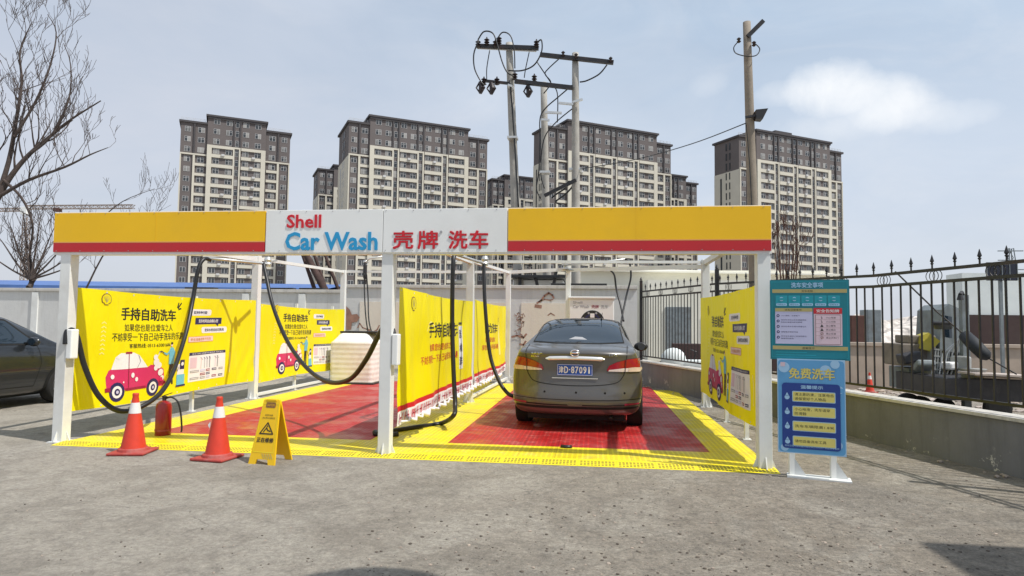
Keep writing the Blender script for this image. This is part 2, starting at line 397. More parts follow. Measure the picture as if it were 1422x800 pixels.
class Print:
    """flat graphics on a surface; fn(u, v, h) maps to space"""
    def __init__(s, mb, fn, mats, cut=None): s.mb = mb; s.fn = fn; s.mats = mats; s.cut = cut; s.lay = .003
    def mi(s, n):
        if n not in s.mats: s.mats.append(n)
        return s.mats.index(n)
    def raw(s, vs, fs, n, h):
        if s.cut:
            bm = bmesh.new(); bv = [bm.verts.new((a, b, 0)) for a, b in vs]
            for f in fs:
                try: bm.faces.new([bv[i] for i in f])
                except ValueError: pass
            us = [a for a, b in vs]; ws = [b for a, b in vs]; st = s.cut
            for lo, hi, ax in ((min(us), max(us), 0), (min(ws), max(ws), 1)):
                k = math.ceil(lo/st+1e-6)
                while k*st < hi-1e-6:
                    co = (k*st, 0, 0) if ax == 0 else (0, k*st, 0); no = (1, 0, 0) if ax == 0 else (0, 1, 0)
                    bmesh.ops.bisect_plane(bm, geom=bm.verts[:]+bm.edges[:]+bm.faces[:], plane_co=co, plane_no=no, dist=1e-6); k += 1
            bm.verts.ensure_lookup_table(); bm.verts.index_update()
            vs = [(v.co.x, v.co.y) for v in bm.verts]; fs = [[v.index for v in f.verts] for f in bm.faces]; bm.free()
        s.mb.add([s.fn(a, b, h) for a, b in vs], fs, s.mi(n))
    def poly(s, pts, n, lv=1): s.raw(pts, [list(range(len(pts)))], n, s.lay*lv)
    def rect(s, u0, v0, u1, v1, n, lv=1, r=0.0):
        if r <= 0: return s.poly([(u0, v0), (u1, v0), (u1, v1), (u0, v1)], n, lv)
        pts = []
        for cx, cy, a0 in ((u1-r, v0+r, -90), (u1-r, v1-r, 0), (u0+r, v1-r, 90), (u0+r, v0+r, 180)):
            for k in range(4): a = R(a0+30*k); pts.append((cx+r*math.cos(a), cy+r*math.sin(a)))
        s.poly(pts, n, lv)
    def disc(s, u, v, r, n, lv=1, k=18, ry=None, rs=1.0):
        ry = ry or r; s.poly([(u+r*math.cos(2*math.pi*i/k), v+ry*math.sin(2*math.pi*i/k)) for i in range(k)], n, lv)
    def line(s, pts, w, n, lv=1, closed=False):
        pts = [Vector((a, b)) for a, b in pts]
        if closed: pts.append(pts[0])
        for a, b in zip(pts, pts[1:]):
            d = b-a
            if d.length < 1e-6: continue
            d.normalize(); q = Vector((-d.y, d.x))*(w/2); e = d*(w*.3)
            s.poly([tuple(a-e-q), tuple(b+e-q), tuple(b+e+q), tuple(a-e+q)], n, lv)
    def text(s, t, u0, v0, u1, v1, n, lv=1, bold=0.0, spacing=1.0):
        vs, fs = textgeo(t, 0.0, spacing)
        e = min(bold*.85, .034)*(v1-v0)
        sh = [(0, 0)] if e <= 0 or (v1-v0) < .03 else [(-e, -e*.6), (e, -e*.6), (-e, e*.6), (e, e*.6)]
        for k, (du, dv) in enumerate(sh):
            s.raw([(u0+a*(u1-u0)+du, v0+b*(v1-v0)+dv) for a, b in vs], fs, n, s.lay*lv+k*.0002)
def scallop(u, v, r):
    pts = []
    for k in range(9):
        a = R(-40+260*k/8); a2 = a
        rr = r*(1.0 if k % 2 == 0 else 1.03)
        pts.append((u+rr*1.05*math.cos(a2), v+rr*math.sin(a2)))
    out = []
    N = 27
    for k in range(N+1):
        a = R(-38+256*k/N); rr = r*(1+.035*abs(math.sin(k*math.pi/3.0)))
        out.append((u+rr*1.04*math.cos(a), v+rr*math.sin(a)))
    out += [(u-r*.45, v-r*.72), (u-r*.42, v-r*.98), (u+r*.42, v-r*.98), (u+r*.45, v-r*.72)]
    return out
def shell_logo(P, u, v, r, lv=2):
    P.poly(scallop(u, v, r), 'p_brown', lv); P.poly(scallop(u, v, r*.86), 'cloth', lv+1)
    for k in range(7):
        a = R(30+120*k/6); P.line([(u, v-r*.55), (u+r*.72*math.cos(a), v+r*.68*math.sin(a))], r*.05, 'p_tan', lv+2)

# ================================================================== SETTING
g = MB(); g.add([(-1500, -60, 0), (1500, -60, 0), (1500, 2500, 0), (-1500, 2500, 0)], [(0, 1, 2, 3)])
tag(g.build('ground', 'ground'), kind='structure')

# ---- back wall
WY = 17.5
def wall_run(name, x0, x1, h, label, matn, step=3.0, dark=False):
    t = thing(name, (x0, WY, 0), label, 'wall')
    w = MB(); w.box(x0, x1, WY, WY+.2, 0, h-.06); w.build('wall_panel', matn, t)
    c = MB(); c.box(x0, x1, WY-.06, WY+.26, h-.06, h+.03, bev=.01); c.build('coping', 'coping', t)
    return t
wl = wall_run('boundary_wall', -26, -6.9, 2.30, 'long light grey rendered wall behind the left bay and the dark sedan', 'wall_grey')
for x in (-16.6, -13.4, -9.9, -8.2):
    p = MB(); p.box(x-.10, x+.10, WY-.05, WY-.002, 0, 2.2); p.build('pier', 'white_paint', wl)
wm = wall_run('mural_wall', -6.9, 1.15, 2.45, 'cream wall with brown painted drawings at the back of the bays', 'wall_grey')
mm = MB(); mats = ['wall_cream']
mfn = lambda u, v, h: (u, WY-.02-h, v)
for x0, x1 in ((-6.5, -2.3), (-1.95, .1)):
    mm.box(x0, x1, WY-.02, WY-.002, .15, 2.0)
P = Print(mm, mfn, mats)
random.seed(3)
def q(x, y): p = atY(x, y, WY); return (p.x, p.z)
P.poly([q(481, 425), q(486, 430), q(489, 437), q(496, 436), q(500, 441), q(496, 447), q(489, 448), q(488, 458), q(481, 458)], 'p_mural', 1)
P.line([q(497, 455), q(500, 449), q(504, 455), q(509, 457), q(514, 458)], .03, 'p_mural', 1)
P.line([q(512, 459), q(519, 461), q(524, 458), q(527, 452)], .035, 'p_mural', 1)
# bird-like stroke and calligraphy on the right panel
P.line([q(746, 421), q(752, 417), q(756, 411), q(762, 407), q(767, 410), q(769, 414)], .05, 'p_mural', 1)
P.line([q(748, 419), q(756, 416), q(764, 417), q(768, 416)], .03, 'p_mural', 1)
P.line([q(744, 425), q(751, 426)], .09, 'p_mural', 1)
for k in range(26):
    x, y = 714+random.random()*13, 434+random.random()*32
    P.line([q(x, y), q(x+random.uniform(1, 4), y+random.uniform(-3, 3)), q(x+random.uniform(-2, 4), y+random.uniform(1, 5))], .014, 'p_mural', 1)
P.line([q(711, 468), q(718, 466), q(727, 469), q(731, 464)], .05, 'p_mural', 1)
P.line([q(761, 438), q(765, 435), q(770, 438)], .03, 'p_mural', 1)
P.line([q(722, 478), q(727, 479), q(730, 474)], .05, 'p_mural', 1)
mm.build('mural', mats, wm)
for k, (a, b) in enumerate(((-9.2, -8.5), (-8.3, -7.6), (-1.15, .35), (-11.8, -10.9))):
    d = MB(); d.box(a, b, WY-.03, WY+.22, (2.33 if a < -7 else 2.48), (2.38 if a < -7 else 2.54), bev=.01)
    tag(d.build('roofing_felt', 'black_plastic'), ['strip of dark felt lying on the coping behind the left banner', 'short scrap of dark felt on the coping beside the blue roof', 'dark strip lying on the wall top above the wash machine', 'scrap of dark felt on the wall coping at the far left'][k], 'felt strip')

# ---- low wall and fence at right
A2 = Vector((1.08, 16.45, 0)); D2 = Vector((.3013, -.9535, 0)).normalized(); N2 = Vector((-D2.y, D2.x, 0))*-1   # N2 points to the left, towards the bays
if N2.x > 0: N2 = -N2
def fp(s, o=0.0, z=0.0): return A2 + D2*s + N2*o + UP*z
wt = thing('low_wall', A2, 'low dark rendered wall that carries the black iron fence', 'wall')
w = MB()
w.add([fp(-.4, .02, 0), fp(16, .02, 0), fp(16, -.22, 0), fp(-.4, -.22, 0), fp(-.4, .02, .54), fp(16, .02, .54), fp(16, -.22, .54), fp(-.4, -.22, .54)],
      [(0, 1, 5, 4), (1, 2, 6, 5), (2, 3, 7, 6), (3, 0, 4, 7), (4, 5, 6, 7)]); w.build('wall_panel', 'wall_low', wt)
w = MB(); w.bar(fp(-.4, -.10, .555), fp(16, -.10, .555), .30, .034); w.build('coping', 'coping', wt)
w = MB(); random.seed(5)
for k in range(60):
    s = random.uniform(0, 16); r = random.uniform(.01, .035); c = fp(s, .05+random.random()*.22, r*.4)
    bm = bmesh.new(); bmesh.ops.create_icosphere(bm, subdivisions=1, radius=r)
    for v in bm.verts: v.co = Vector((v.co.x*random.uniform(.7, 1.4), v.co.y, v.co.z*.6))+c
    w.addbm(bm)
tag(w.build('gravel', 'yard_concrete'), 'loose crumbs of broken render along the foot of the low wall', 'gravel', kind='stuff')

fence = thing('iron_fence', A2, 'black wrought iron fence with spear tips on the low wall', 'fence')
def ztop(s): return 2.27 - .17*min(max((s-3)/5, 0), 1)
rl = MB()
for a, b in ((0, 3.85), (3.97, 16)):
    pts = [a, b] if a == 0 else [a, 8, b]
    for dz in (0, -.14):
        for u, v in zip(pts, pts[1:]): rl.bar(fp(u, -.08, ztop(u)+dz), fp(v, -.08, ztop(v)+dz), .03, .035)
    rl.bar(fp(a, -.08, .68), fp(b, -.08, .68), .03, .03)
rl.build('rail', 'black_metal', fence)
for s in (0.05, 3.91, 10.9, 14.5):
    b = MB(); b.bar(fp(s, -.08, .57), fp(s, -.08, ztop(s)+.28), .07); b.lathe([(.0, 0), (.035, .02), (.0, .1)], fp(s, -.08, ztop(s)+.28), 8); b.build('post', 'black_metal', fence)
pm = MB(); pm.bar((0, 0, .66), (0, 0, 2.0), .018); pick0 = None
s = .2
import itertools
while s < 13:
    if abs(s-3.91) > .08:
        z1 = ztop(s)-.14
        if pick0 is None or True:
            b = MB(); b.bar(Vector((0, 0, .68)), Vector((0, 0, z1)), .017)
            o = b.build('picket', 'black_metal', fence, local=True); o.location = fp(s, -.08)-A2
    s += .153
# spear tips
sm = MB(); sm.bar((0, 0, 0), (0, 0, .08), .014); sm.lathe([(.010, .06), (.020, .072), (.010, .085), (.023, .10), (.002, .175)], (0, 0, 0), 8)
tip = None; s = 7.71-.307*25
while s < 13:
    if s > .3 and abs(s-3.91) > .1:
        if tip is None: tip = sm.build('spear_tip', 'black_metal', fence, local=True); o = tip
        else: o = tip.copy(); COL.objects.link(o)
        o.location = fp(s, -.08, ztop(s))-A2
    s += .307
ring = None; s = 8.19-.77*10
ang = math.atan2(D2.y, D2.x)
while s < 13:
    if s > .3 and abs(s-3.91) > .2:
        if ring is None:
            b = MB()
            for dx in (-.05, 0, .05):
                b.tube([(dx+.062*math.cos(2*math.pi*k/20), 0, .062*math.sin(2*math.pi*k/20)) for k in range(21)], .0045, 5)
            ring = b.build('ring_ornament', 'black_metal', fence, local=True); o = ring
        else: o = ring.copy(); COL.objects.link(o)
        o.location = fp(s, -.08, ztop(s)-.07)-A2; o.rotation_euler = (0, 0, ang)
    s += .77

# ================================================================== CAR WASH FRAME
FY = 6.87; XL, XM, XR = -6.10, -2.23, 1.71
gan = thing('car_wash_frame', (-2.2, FY, 0), 'white steel car wash frame with yellow red and white header beam', 'frame')
def post(x, y, h=2.65, w=.13):
    b = MB(); b.box(x-w/2, x+w/2, y-w/2, y+w/2, 0, h, bev=.006)
    b.box(x-w*.75, x+w*.75, y-w*.75, y+w*.75, 0, .012)
    for sx, sy in ((1, 0), (-1, 0), (0, 1), (0, -1)):     # gusset plates at the foot
        px, py = x+sx*w/2, y+sy*w/2
        if sx: b.add([(px, y-.005, .012), (px+sx*.05, y-.005, .012), (px, y-.005, .13), (px, y+.005, .012), (px+sx*.05, y+.005, .012), (px, y+.005, .13)], [(0, 1, 2), (3, 4, 5), (0, 1, 4, 3), (1, 2, 5, 4)])
        else: b.add([(x-.005, py, .012), (x-.005, py+sy*.05, .012), (x-.005, py, .13), (x+.005, py, .012), (x+.005, py+sy*.05, .012), (x+.005, py, .13)], [(0, 1, 2), (3, 4, 5), (0, 1, 4, 3), (1, 2, 5, 4)])
    return b.build('post', 'white_paint', gan)
HY = 2.17
post(XL, FY, 2.5); post(XM, FY, 2.5); post(XR, FY, 2.5)
post(-6.2, 11.3, 2.62); post(-2.21, 11.5, 2.58); post(1.98, 11.9, 2.62)
post(-6.22, 15.55, 2.72, .12); post(-2.1, 15.9, 2.74, .12); post(-.62, 15.9, 2.85, .12)
# header: frame box and printed panels
Y0 = 6.79
hb = MB(); hb.box(-6.255, 1.785, Y0+.01, Y0+.13, 2.165, 2.66); hb.build('header_box', 'white_panel', gan)
for name, x0, x1 in (('a', -6.243, -3.642), ('b', -.905, 1.775)):
    b = MB(); b.box(x0, x1, Y0-.012, Y0+.012, 2.312, 2.648); b.build('yellow_panel', 'yellow_panel', gan)
    b = MB(); b.box(x0, x1, Y0-.012, Y0+.012, 2.195, 2.300); b.build('red_panel', 'red_panel', gan)
    b = MB(); b.box(x0, x1, Y0-.013, Y0+.012, 2.300, 2.312); b.build('trim_strip', 'p_orange', gan)
for x0, x1 in ((-3.63, -2.283), (-2.277, -.917)):
    b = MB(); b.box(x0, x1, Y0-.012, Y0+.012, 2.18, 2.655, bev=.003); b.build('white_panel', 'white_panel', gan)
for x in (-4.96, .435):
    b = MB(); b.box(x-.003, x+.003, Y0-.0135, Y0-.0125, 2.315, 2.645); b.build('panel_joint', 'yellow_panel', gan)
b = MB()
for k in range(27):
    for z in (2.205, 2.64): b.lathe([(.005, 0), (.005, -.003)], (-6.2+k*.304, Y0-.0135, z), 8, axis='y')
b.build('screws', 'p_grey', gan)['kind'] = 'stuff'
def solid_text(t, x0, x1, z0, z1, matn, bold, parent=gan):
    lat = ord(t[0]) < 200
    vs, fs = textgeo(t, bold if lat else 0.0); b = MB()
    ya, yb = Y0-.013, Y0-.019
    from collections import Counter
    if not lat:
        e = bold*.42*(z1-z0)
        for k, (du, dv) in enumerate(((-e, -e), (e, -e), (-e, e), (e, e))):
            P_ = [(x0+u*(x1-x0)+du, z0+v*(z1-z0)+dv) for u, v in vs]; n = len(P_); ec = Counter()
            for f in fs:
                for i in range(len(f)): ec[frozenset((f[i], f[(i+1) % len(f)]))] += 1
            yy = yb-k*.0006
            b.add([(x, yy, z) for x, z in P_]+[(x, ya, z) for x, z in P_], fs+[(tuple(q)[0], tuple(q)[1], tuple(q)[1]+n, tuple(q)[0]+n) for q, c in ec.items() if c == 1])
        return b.build('lettering', matn, parent)
    P_ = [(x0+u*(x1-x0), z0+v*(z1-z0)) for u, v in vs]; n = len(P_)
    ec = Counter()
    for f in fs:
        for i in range(len(f)): ec[frozenset((f[i], f[(i+1) % len(f)]))] += 1
    side = [tuple(e) for e, c in ec.items() if c == 1]
    b.add([(x, yb, z) for x, z in P_]+[(x, ya, z) for x, z in P_], fs+[(i, j, j+n, i+n) for i, j in side])
    b.build('lettering', matn, parent)
solid_text('Shell', -3.385, -2.985, 2.455, 2.605, 'letter_red', .019)
solid_text('Car Wash', -3.395, -2.335, 2.205, 2.410, 'letter_blue', .025)
solid_text('壳', -2.16, -1.94, 2.222, 2.412, 'letter_red', .05)
solid_text('牌', -1.885, -1.665, 2.222, 2.412, 'letter_red', .05)
solid_text('洗', -1.545, -1.345, 2.222, 2.412, 'letter_red', .05)
solid_text('车', -1.315, -1.12, 2.222, 2.412, 'letter_red', .05)
b = MB(); b.lathe([(.014, 0), (.014, -.006)], (-1.632, Y0-.014, 2.402), 12, axis='y'); b.build('registered_mark', 'p_grey', gan)
# roof rails
def rail(a, b_, w=.08, h=.08): x = MB(); x.bar(a, b_, w, h); x.build('roof_rail', 'white_paint', gan)
rail((XL+.04, FY+.03, 2.44), (-6.2, 11.3, 2.56)); rail((XM, FY+.03, 2.44), (-2.21, 11.5, 2.54)); rail((XR, FY+.03, 2.44), (1.98, 11.9, 2.56))
rail((-6.2, 11.37, 2.58), (-6.22, 15.5, 2.68), .06, .06); rail((-2.21, 11.57, 2.56), (-2.1, 15.85, 2.7), .06, .06)
rail((-2.15, 11.5, 2.54), (1.92, 11.9, 2.57), .06, .05)
rail((-6.2, 15.6, 2.69), (-2.12, 15.9, 2.71), .06, .06); rail((-2.05, 15.9, 2.71), (-.62, 15.9, 2.78), .06, .08)
rail((-.62, 15.85, 2.76), (1.95, 12.0, 2.50), .06, .08)
# banner support legs and low ties
def leg(x, y, h=1.8, w=.05): b = MB(); b.box(x-w/2, x+w/2, y-w/2, y+w/2, 0, h); b.box(x-w, x+w, y-w, y+w, 0, .01); b.build('banner_leg', 'white_paint', gan)
leg(-6.22, 9.5); leg(-6.22, 13.0); leg(-6.22, 14.9); leg(1.98, 10.1, 1.6); leg(1.93, 8.6, 1.6)
for (a, b_) in (((-6.2, 11.4, .06), (-6.22, 15.5, .06)), ((-2.2, 11.6, .1), (-2.1, 15.8, .1)), ((-6.2, 15.6, .1), (-5.9, 15.6, .1)), ((-2.05, 15.9, .12), (-.7, 15.9, .12))):
    b = MB(); b.bar(a, b_, .05); b.build('low_tie', 'white_paint', gan)
# swing booms for the hoses
BZ = 2.4
def boom(pts, knx):
    b = MB(); b.tube(pts, .022, 10); b.build('boom_arm', 'steel', gan, smooth=True)
    b = MB(); b.lathe([(.05, -.07), (.06, -.03), (.045, 0), (.06, .04), (.04, .09)], knx, 14); b.bar(knx, (knx[0]-.1, knx[1]+.5, knx[2]+.08), .03); b.build('boom_swivel', 'steel', gan, smooth=False)
h1a = atY(283, 358, 9.4); h1b = atY(366, 366, 10.2)
boom([h1a, (h1a+h1b)/2, h1b, h1b+Vector((.0, .25, .02))], h1b+Vector((.02, .1, .03)))
h2a = atY(632, 353, 8.9); h2b = atY(672, 366, 10.35)
boom([h2a, (h2a+h2b)/2, h2b], h2b+Vector((0, .1, .04)))
kk = atY(785, 368, 15.8)
boom([kk, atY(820, 366, 15.3), atY(868, 360, 15.0)], kk+Vector((0, .1, 0)))
b = MB(); b.tube([kk-UP*.12, atY(815, 376, 15.3), atY(846, 374, 15.0)], .018, 8); b.build('boom_arm', 'steel', gan, smooth=True)
for z in (0, .07, -.1): b = MB(); b.lathe([(.09, 0), (.09, .03)], kk+Vector((0, 0, z)), 12); b.build('clamp', 'steel', gan)
kq = atY(507, 366, 15.6)
boom([kq+Vector((.5, .1, .2)), kq+Vector((.1, 0, .12)), kq], kq+Vector((0, .02, .0)))
# nozzle holders on the posts
def holder(x, y, z, lab=None):
    b = MB(); b.box(x-.035, x+.035, y-.055, y+.055, z-.17, z+.17, bev=.012); b.build('nozzle_holder', 'white_panel', gan)
holder(XL+.10, FY-.02, 1.13); holder(XM+.105, FY-.02, 1.13)

# ---- hoses
def smooth_path(pts, k=8):
    P_ = [Vector(p) for p in pts]; out = []
    for i in range(len(P_)-1):
        p0 = P_[max(i-1, 0)]; p1 = P_[i]; p2 = P_[i+1]; p3 = P_[min(i+2, len(P_)-1)]
        for j in range(k):
            t = j/k
            out.append(.5*((2*p1)+(p2-p0)*t+(2*p0-5*p1+4*p2-p3)*t*t+(3*p1-p0-3*p2+p3)*t**3))
    out.append(P_[-1]); return out
def hose(pts, r, label, n=10, ribs=False, name='vacuum_hose', group=None):
    sp = smooth_path(pts); b = MB()
    b.tube(sp, r, n)
    return tag(b.build(name, 'black_rubber', smooth=True), label, 'hose', group)
hose([atY(x, y, Y) for x, y, Y in ((292, 361, 9.5), (283, 360, 9.35), (275, 375, 9.25), (267, 420, 9.15), (256, 470, 8.8), (234, 530, 8.1), (205, 560, 7.6), (168, 571, 7.3), (138, 551, 7.12), (118, 510, 7.0), (107, 468, 6.92), (99, 458, 6.88), (93, 461, 6.82), (91, 478, 6.8))],
     .031, 'thick black hose looping low in front of the big yellow banner to the leftmost post')
hose([atY(x, y, Y) for x, y, Y in ((366, 366, 10.2), (370, 385, 10.1), (379, 425, 9.9), (398, 472, 9.5), (425, 510, 8.9), (455, 530, 8.3), (485, 527, 7.8), (508, 500, 7.4), (526, 465, 7.1), (536, 452, 6.98), (545, 458, 6.9), (547, 480, 6.85))],
     .030, 'thick black hose sagging across the left bay towards the centre post')
gpt = lambda x, y: atZ(x, y, .04)
hose([h2a+Vector((.08, .15, .02)), h2a, atY(629, 372, 8.8), atY(628, 450, 8.8), atY(630, 520, 8.7), atY(632, 562, 8.6), atY(629, 578, 8.4), gpt(612, 588), gpt(580, 593), gpt(548, 598), gpt(520, 603)],
     .031, 'thick black hose hanging straight down before the centre banner and lying on the mat')
hose([h2b, atY(672, 385, 10.3), atY(674, 430, 10.2), atY(680, 490, 10.1), atY(691, 525, 10.0), atY(702, 543, 9.95), atY(712, 550, 9.9), atY(728, 552, 10.0)],
     .030, 'black hose curving down behind the sedan at its left side')
hose([gpt(552, 603), gpt(540, 604), gpt(520, 600)], .032, 'short loose end of black hose on the mat at the centre post foot')
hose([atY(868, 360, 15.0), atY(874, 364, 15.0), atY(876, 385, 15.0), atY(870, 410, 14.9), atY(864, 440, 14.6), atY(862, 452, 14.4)], .022, 'thin dark pressure hose hanging behind the sedan roof, the longer of two')
hose([atY(846, 374, 15.0), atY(853, 382, 15.0), atY(856, 402, 15.0), atY(862, 425, 14.8), atY(866, 446, 14.5)], .022, 'thin dark pressure hose hanging behind the sedan roof, from the lower arm')
hose([atY(506, 380, 15.5), atY(506, 400, 15.5), atY(508, 440, 15.3), atY(514, 480, 15.2), atY(517, 510, 15.1), atY(523, 530, 15.0)], .016, 'thin black pressure hose hanging over the white tank, nearer the tank')
hose([atY(509, 380, 15.5), atY(511, 410, 15.5), atY(513, 450, 15.3), atY(524, 480, 15.2), atY(526, 500, 15.1), atY(515, 530, 15.0)], .016, 'thin black pressure hose with a curl hanging beside the centre front post')
b = MB(); b.lathe([(.03, -.25), (.05, -.2), (.05, .1), (.03, .22)], atY(507, 374, 15.6), 10); b.build('hose_coupling', 'black_plastic', gan)

# ================================================================== BANNERS
def make_banner(name, label, X, ya, yb, face, z0, z1, layout, seed, wob=.018, depth_fn=None):
    """face=+1 looks towards +X (read from near to far), -1 looks towards -X (read from far to near)"""
    Lb = yb-ya; rnd = random.Random(seed)
    ph = [rnd.uniform(0, 6.3) for _ in range(8)]
    def disp(u, v):
        t = u/Lb
        d = wob*(.55*math.sin(u*7.3+v*2.1+ph[0])+.5*math.sin(u*3.1-v*3.7+ph[1])+.25*math.sin(u*15+ph[2]+v*4)+.3*math.sin(v*6+u*1.2+ph[3]))
        d *= min(1, t*8)*min(1, (1-t)*8)
        # tension folds coming out of the corners
        d += .010*math.sin((u*1.0+v*.55)*22)*math.exp(-((u-.25)**2+(v-.2)**2)*6)
        d += .012*math.sin((Lb-u+v*.7)*18)*math.exp(-((Lb-u-.2)**2+(v-.3)**2)*5)
        return d + .03*math.sin(math.pi*t)
    def fn(u, v, h):
        t = u/Lb; H = z1-z0
        zz = z0 + v - .035*math.sin(math.pi*t)*(v/H) + .02*math.sin(math.pi*t*2+ph[4])*(1-v/H)
        d = disp(u, v) + h
        y = ya+u if face > 0 else yb-u
        return Vector((X + face*d + (layout.get('slant', 0)*t), y, zz))
    st = .07; nu = max(2, round(Lb/st)); nv = max(2, round((z1-z0)/st)); H = z1-z0
    mb = MB(); mats = ['cloth']
    vs = [fn(Lb*i/nu, H*j/nv, 0) for j in range(nv+1) for i in range(nu+1)]
    mb.add(vs, [(j*(nu+1)+i, j*(nu+1)+i+1, (j+1)*(nu+1)+i+1, (j+1)*(nu+1)+i) for j in range(nv) for i in range(nu)])
    P = Print(mb, fn, mats, cut=.07); P.lay = .0022
    layout['draw'](P, Lb, H, z0)
    # eyelets along the hems
    for k in range(int(Lb/.5)+1):
        for v in (.03, H-.03):
            P.disc(.05+k*.5, v, .012, 'p_silver', 1, 8)
    o = mb.build(name, mats)
    for p in o.data.polygons:
        if p.material_index == 0: p.use_smooth = True
    return tag(o, label, 'banner')

def draw_main(P, L, H, z0, red_sub=False, art=True, dx=0.0):
    V = lambda z: z-z0
    shell_logo(P, .55+dx, V(1.685), .075)
    for k in range(8): P.line([(.50+dx, V(1.40-k*.055)-.02), (.535+dx, V(1.40-k*.055)), (.57+dx, V(1.40-k*.055)-.02)], .012, 'p_faint', 1)
    P.text('手持自助洗车', .84+dx, V(1.435), 1.93+dx, V(1.60), 'p_black', 1, .045)
    for a, l in ((70, .07), (48, .10), (15, .05)):
        c, s = math.cos(R(a)), math.sin(R(a)); bx, by = 1.93+dx, V(1.60)
        P.line([(bx+.04*c+.02, by+.04*s), (bx+(.04+l)*c+.02, by+(.04+l)*s)], .022, 'p_black', 1)
    sub = 'p_red' if red_sub else 'p_black'
    P.text('如果您也是位爱车之人', .91+dx, V(1.285), 1.87+dx, V(1.385), sub, 1, .01)
    P.text('不妨享受一下自己动手洗车的乐趣', .68+dx, V(1.155), 2.12+dx, V(1.265), sub, 1, .01)
    P.text('客服热线: 0513-63001606', 1.01+dx, V(1.06), 1.80+dx, V(1.12), sub, 1, .015)
    # speech tags
    P.rect(2.20+dx, V(1.52), 2.83+dx, V(1.62), 'p_white', 1, .04); P.text('支持多种付款', 2.32+dx, V(1.545), 2.72+dx, V(1.595), 'p_navy', 2, .02)
    P.rect(2.38+dx, V(1.38), 3.13+dx, V(1.485), 'p_navy', 1); P.poly([(2.98+dx, V(1.38)), (3.06+dx, V(1.38)), (3.05+dx, V(1.34))], 'p_navy', 1); P.text('洗车时间自由随心控', 2.47+dx, V(1.405), 3.04+dx, V(1.46), 'p_white', 2, .03)
    P.rect(2.58+dx, V(1.235), 3.28+dx, V(1.335), 'p_white', 1, .04); P.text('泡沫水枪自由切换洗', 2.68+dx, V(1.26), 3.2+dx, V(1.31), 'p_navy', 2, .02)
    P.rect(2.24+dx, V(1.095), 2.92+dx, V(1.19), 'p_orange', 1); P.rect(2.25+dx, V(1.105), 2.91+dx, V(1.18), 'p_pinkwhite', 2); P.text('专业设备洁净不伤车', 2.29+dx, V(1.12), 2.86+dx, V(1.165), 'p_orange', 3, .02)
    # price card
    u0, u1, w0, w1 = 2.29+dx, 3.25+dx, V(.475), V(.935)
    P.rect(u0, w0, u1, w1, 'p_white', 1); P.rect(u0, w1-.045, u1, w1, 'p_navy', 2); P.text('洗车流程 自助操作步骤简单 省时省力', u0+.06, w1-.035, u1-.06, w1-.012, 'p_white', 3, .02)
    for a, b_, m_ in ((.28, .03, 'p_pinkwhite'), (.37, .02, 'p_grey'), (.45, .02, 'p_navy'), (.53, .05, 'p_grey'), (.68, .02, 'p_rose'), (.74, .045, 'p_grey')):
        P.line([(u0+a, w0+.2), (u0+a+.01, w0+.37)], b_*.6, m_, 2)
        P.line([(u0+a-.01, w0+.37), (u0+a+.03, w0+.34)], .01, 'p_navy', 2)
    P.rect(u0+.03, w0+.21, u0+.18, w0+.38, 'p_rose', 2)
    for j, row in enumerate(((.04, .27, .42, .6, .78), (.27, .42), (.04, .27, .42, .6, .78))):
        y = w0+.14-j*.055
        for i, a in enumerate(row):
            wd = .2 if a == .04 else .12
            P.rect(u0+a, y, u0+a+wd, y+.035, ('p_grey', 'p_lilac', 'p_wine', 'p_navy', 'p_grey')[(i+j*2) % 5], 2)
            P.rect(u0+a+.01, y+.012, u0+a+wd-.01, y+.022, 'p_white', 3)
    P.line([(u1+.12, V(.88)), (u1+.13, V(.55))], .03, 'p_faint', 1)
    # little red hatchback with foam
    if not art: return
    b = lambda *pts: [(a+dx, V(c)) for a, c in pts]
    P.poly(b((.64, .52), (.62, .70), (.66, .78), (.70, .80), (1.36, .79), (1.42, .82), (1.58, .80), (1.68, .74), (1.71, .62), (1.71, .50)), 'p_pink', 1)
    P.poly(b((.70, .79), (.76, .95), (.84, 1.0), (1.10, 1.0), (1.20, .96), (1.36, .79)), 'p_white', 2)
    P.poly(b((.76, .94), (.84, 1.0), (.82, .92)), 'p_white', 3)
    P.line(b((1.0, .985), (.99, .55)), .012, 'p_wine', 4); P.rect(.93+dx, V(.99), 1.06+dx, V(1.015), 'p_wine', 4)
    P.line(b((1.18, .97), (1.22, .88), (1.17, .80)), .01, 'p_grey', 4)
    for a, c in ((.80, .50), (1.49, .50)):
        P.disc(a+dx, V(c), .125, 'p_navy', 2, 16); P.disc(a+dx, V(c), .08, 'p_white', 3, 14); P.disc(a+dx, V(c), .045, 'p_navy', 4, 12); P.disc(a+dx, V(c), .022, 'p_lilac', 5, 10)
    P.line(b((.62, .535), (.68, .535)), .05, 'p_wine', 3); P.line(b((.95, .52), (1.34, .52)), .035, 'p_wine', 2); P.line(b((1.60, .545), (1.73, .545)), .045, 'p_wine', 2)
    for a, c, r_ in ((.72, .70, .03), (1.08, .70, .035), (1.16, .64, .03), (.90, .62, .012), (1.52, .85, .055), (1.58, .80, .045), (1.50, .92, .04), (1.62, .70, .05), (1.66, .62, .035), (1.52, .77, .04)):
        P.disc(a+dx, V(c), r_, 'p_white', 4, 12)
    P.disc(1.64+dx, V(.60), .03, 'p_pink', 5, 10)
    # washing man
    P.poly(b((1.80, .80), (1.80, .50), (1.845, .50), (1.86, .74), (1.88, .50), (1.925, .50), (1.91, .80)), 'p_black', 2)
    P.poly(b((1.78, .80), (1.775, 1.0), (1.82, 1.05), (1.89, 1.04), (1.94, .97), (1.92, .80)), 'p_skyblue', 3)
    P.line(b((1.80, 1.0), (1.72, .95), (1.66, .97)), .025, 'p_skyblue', 4)
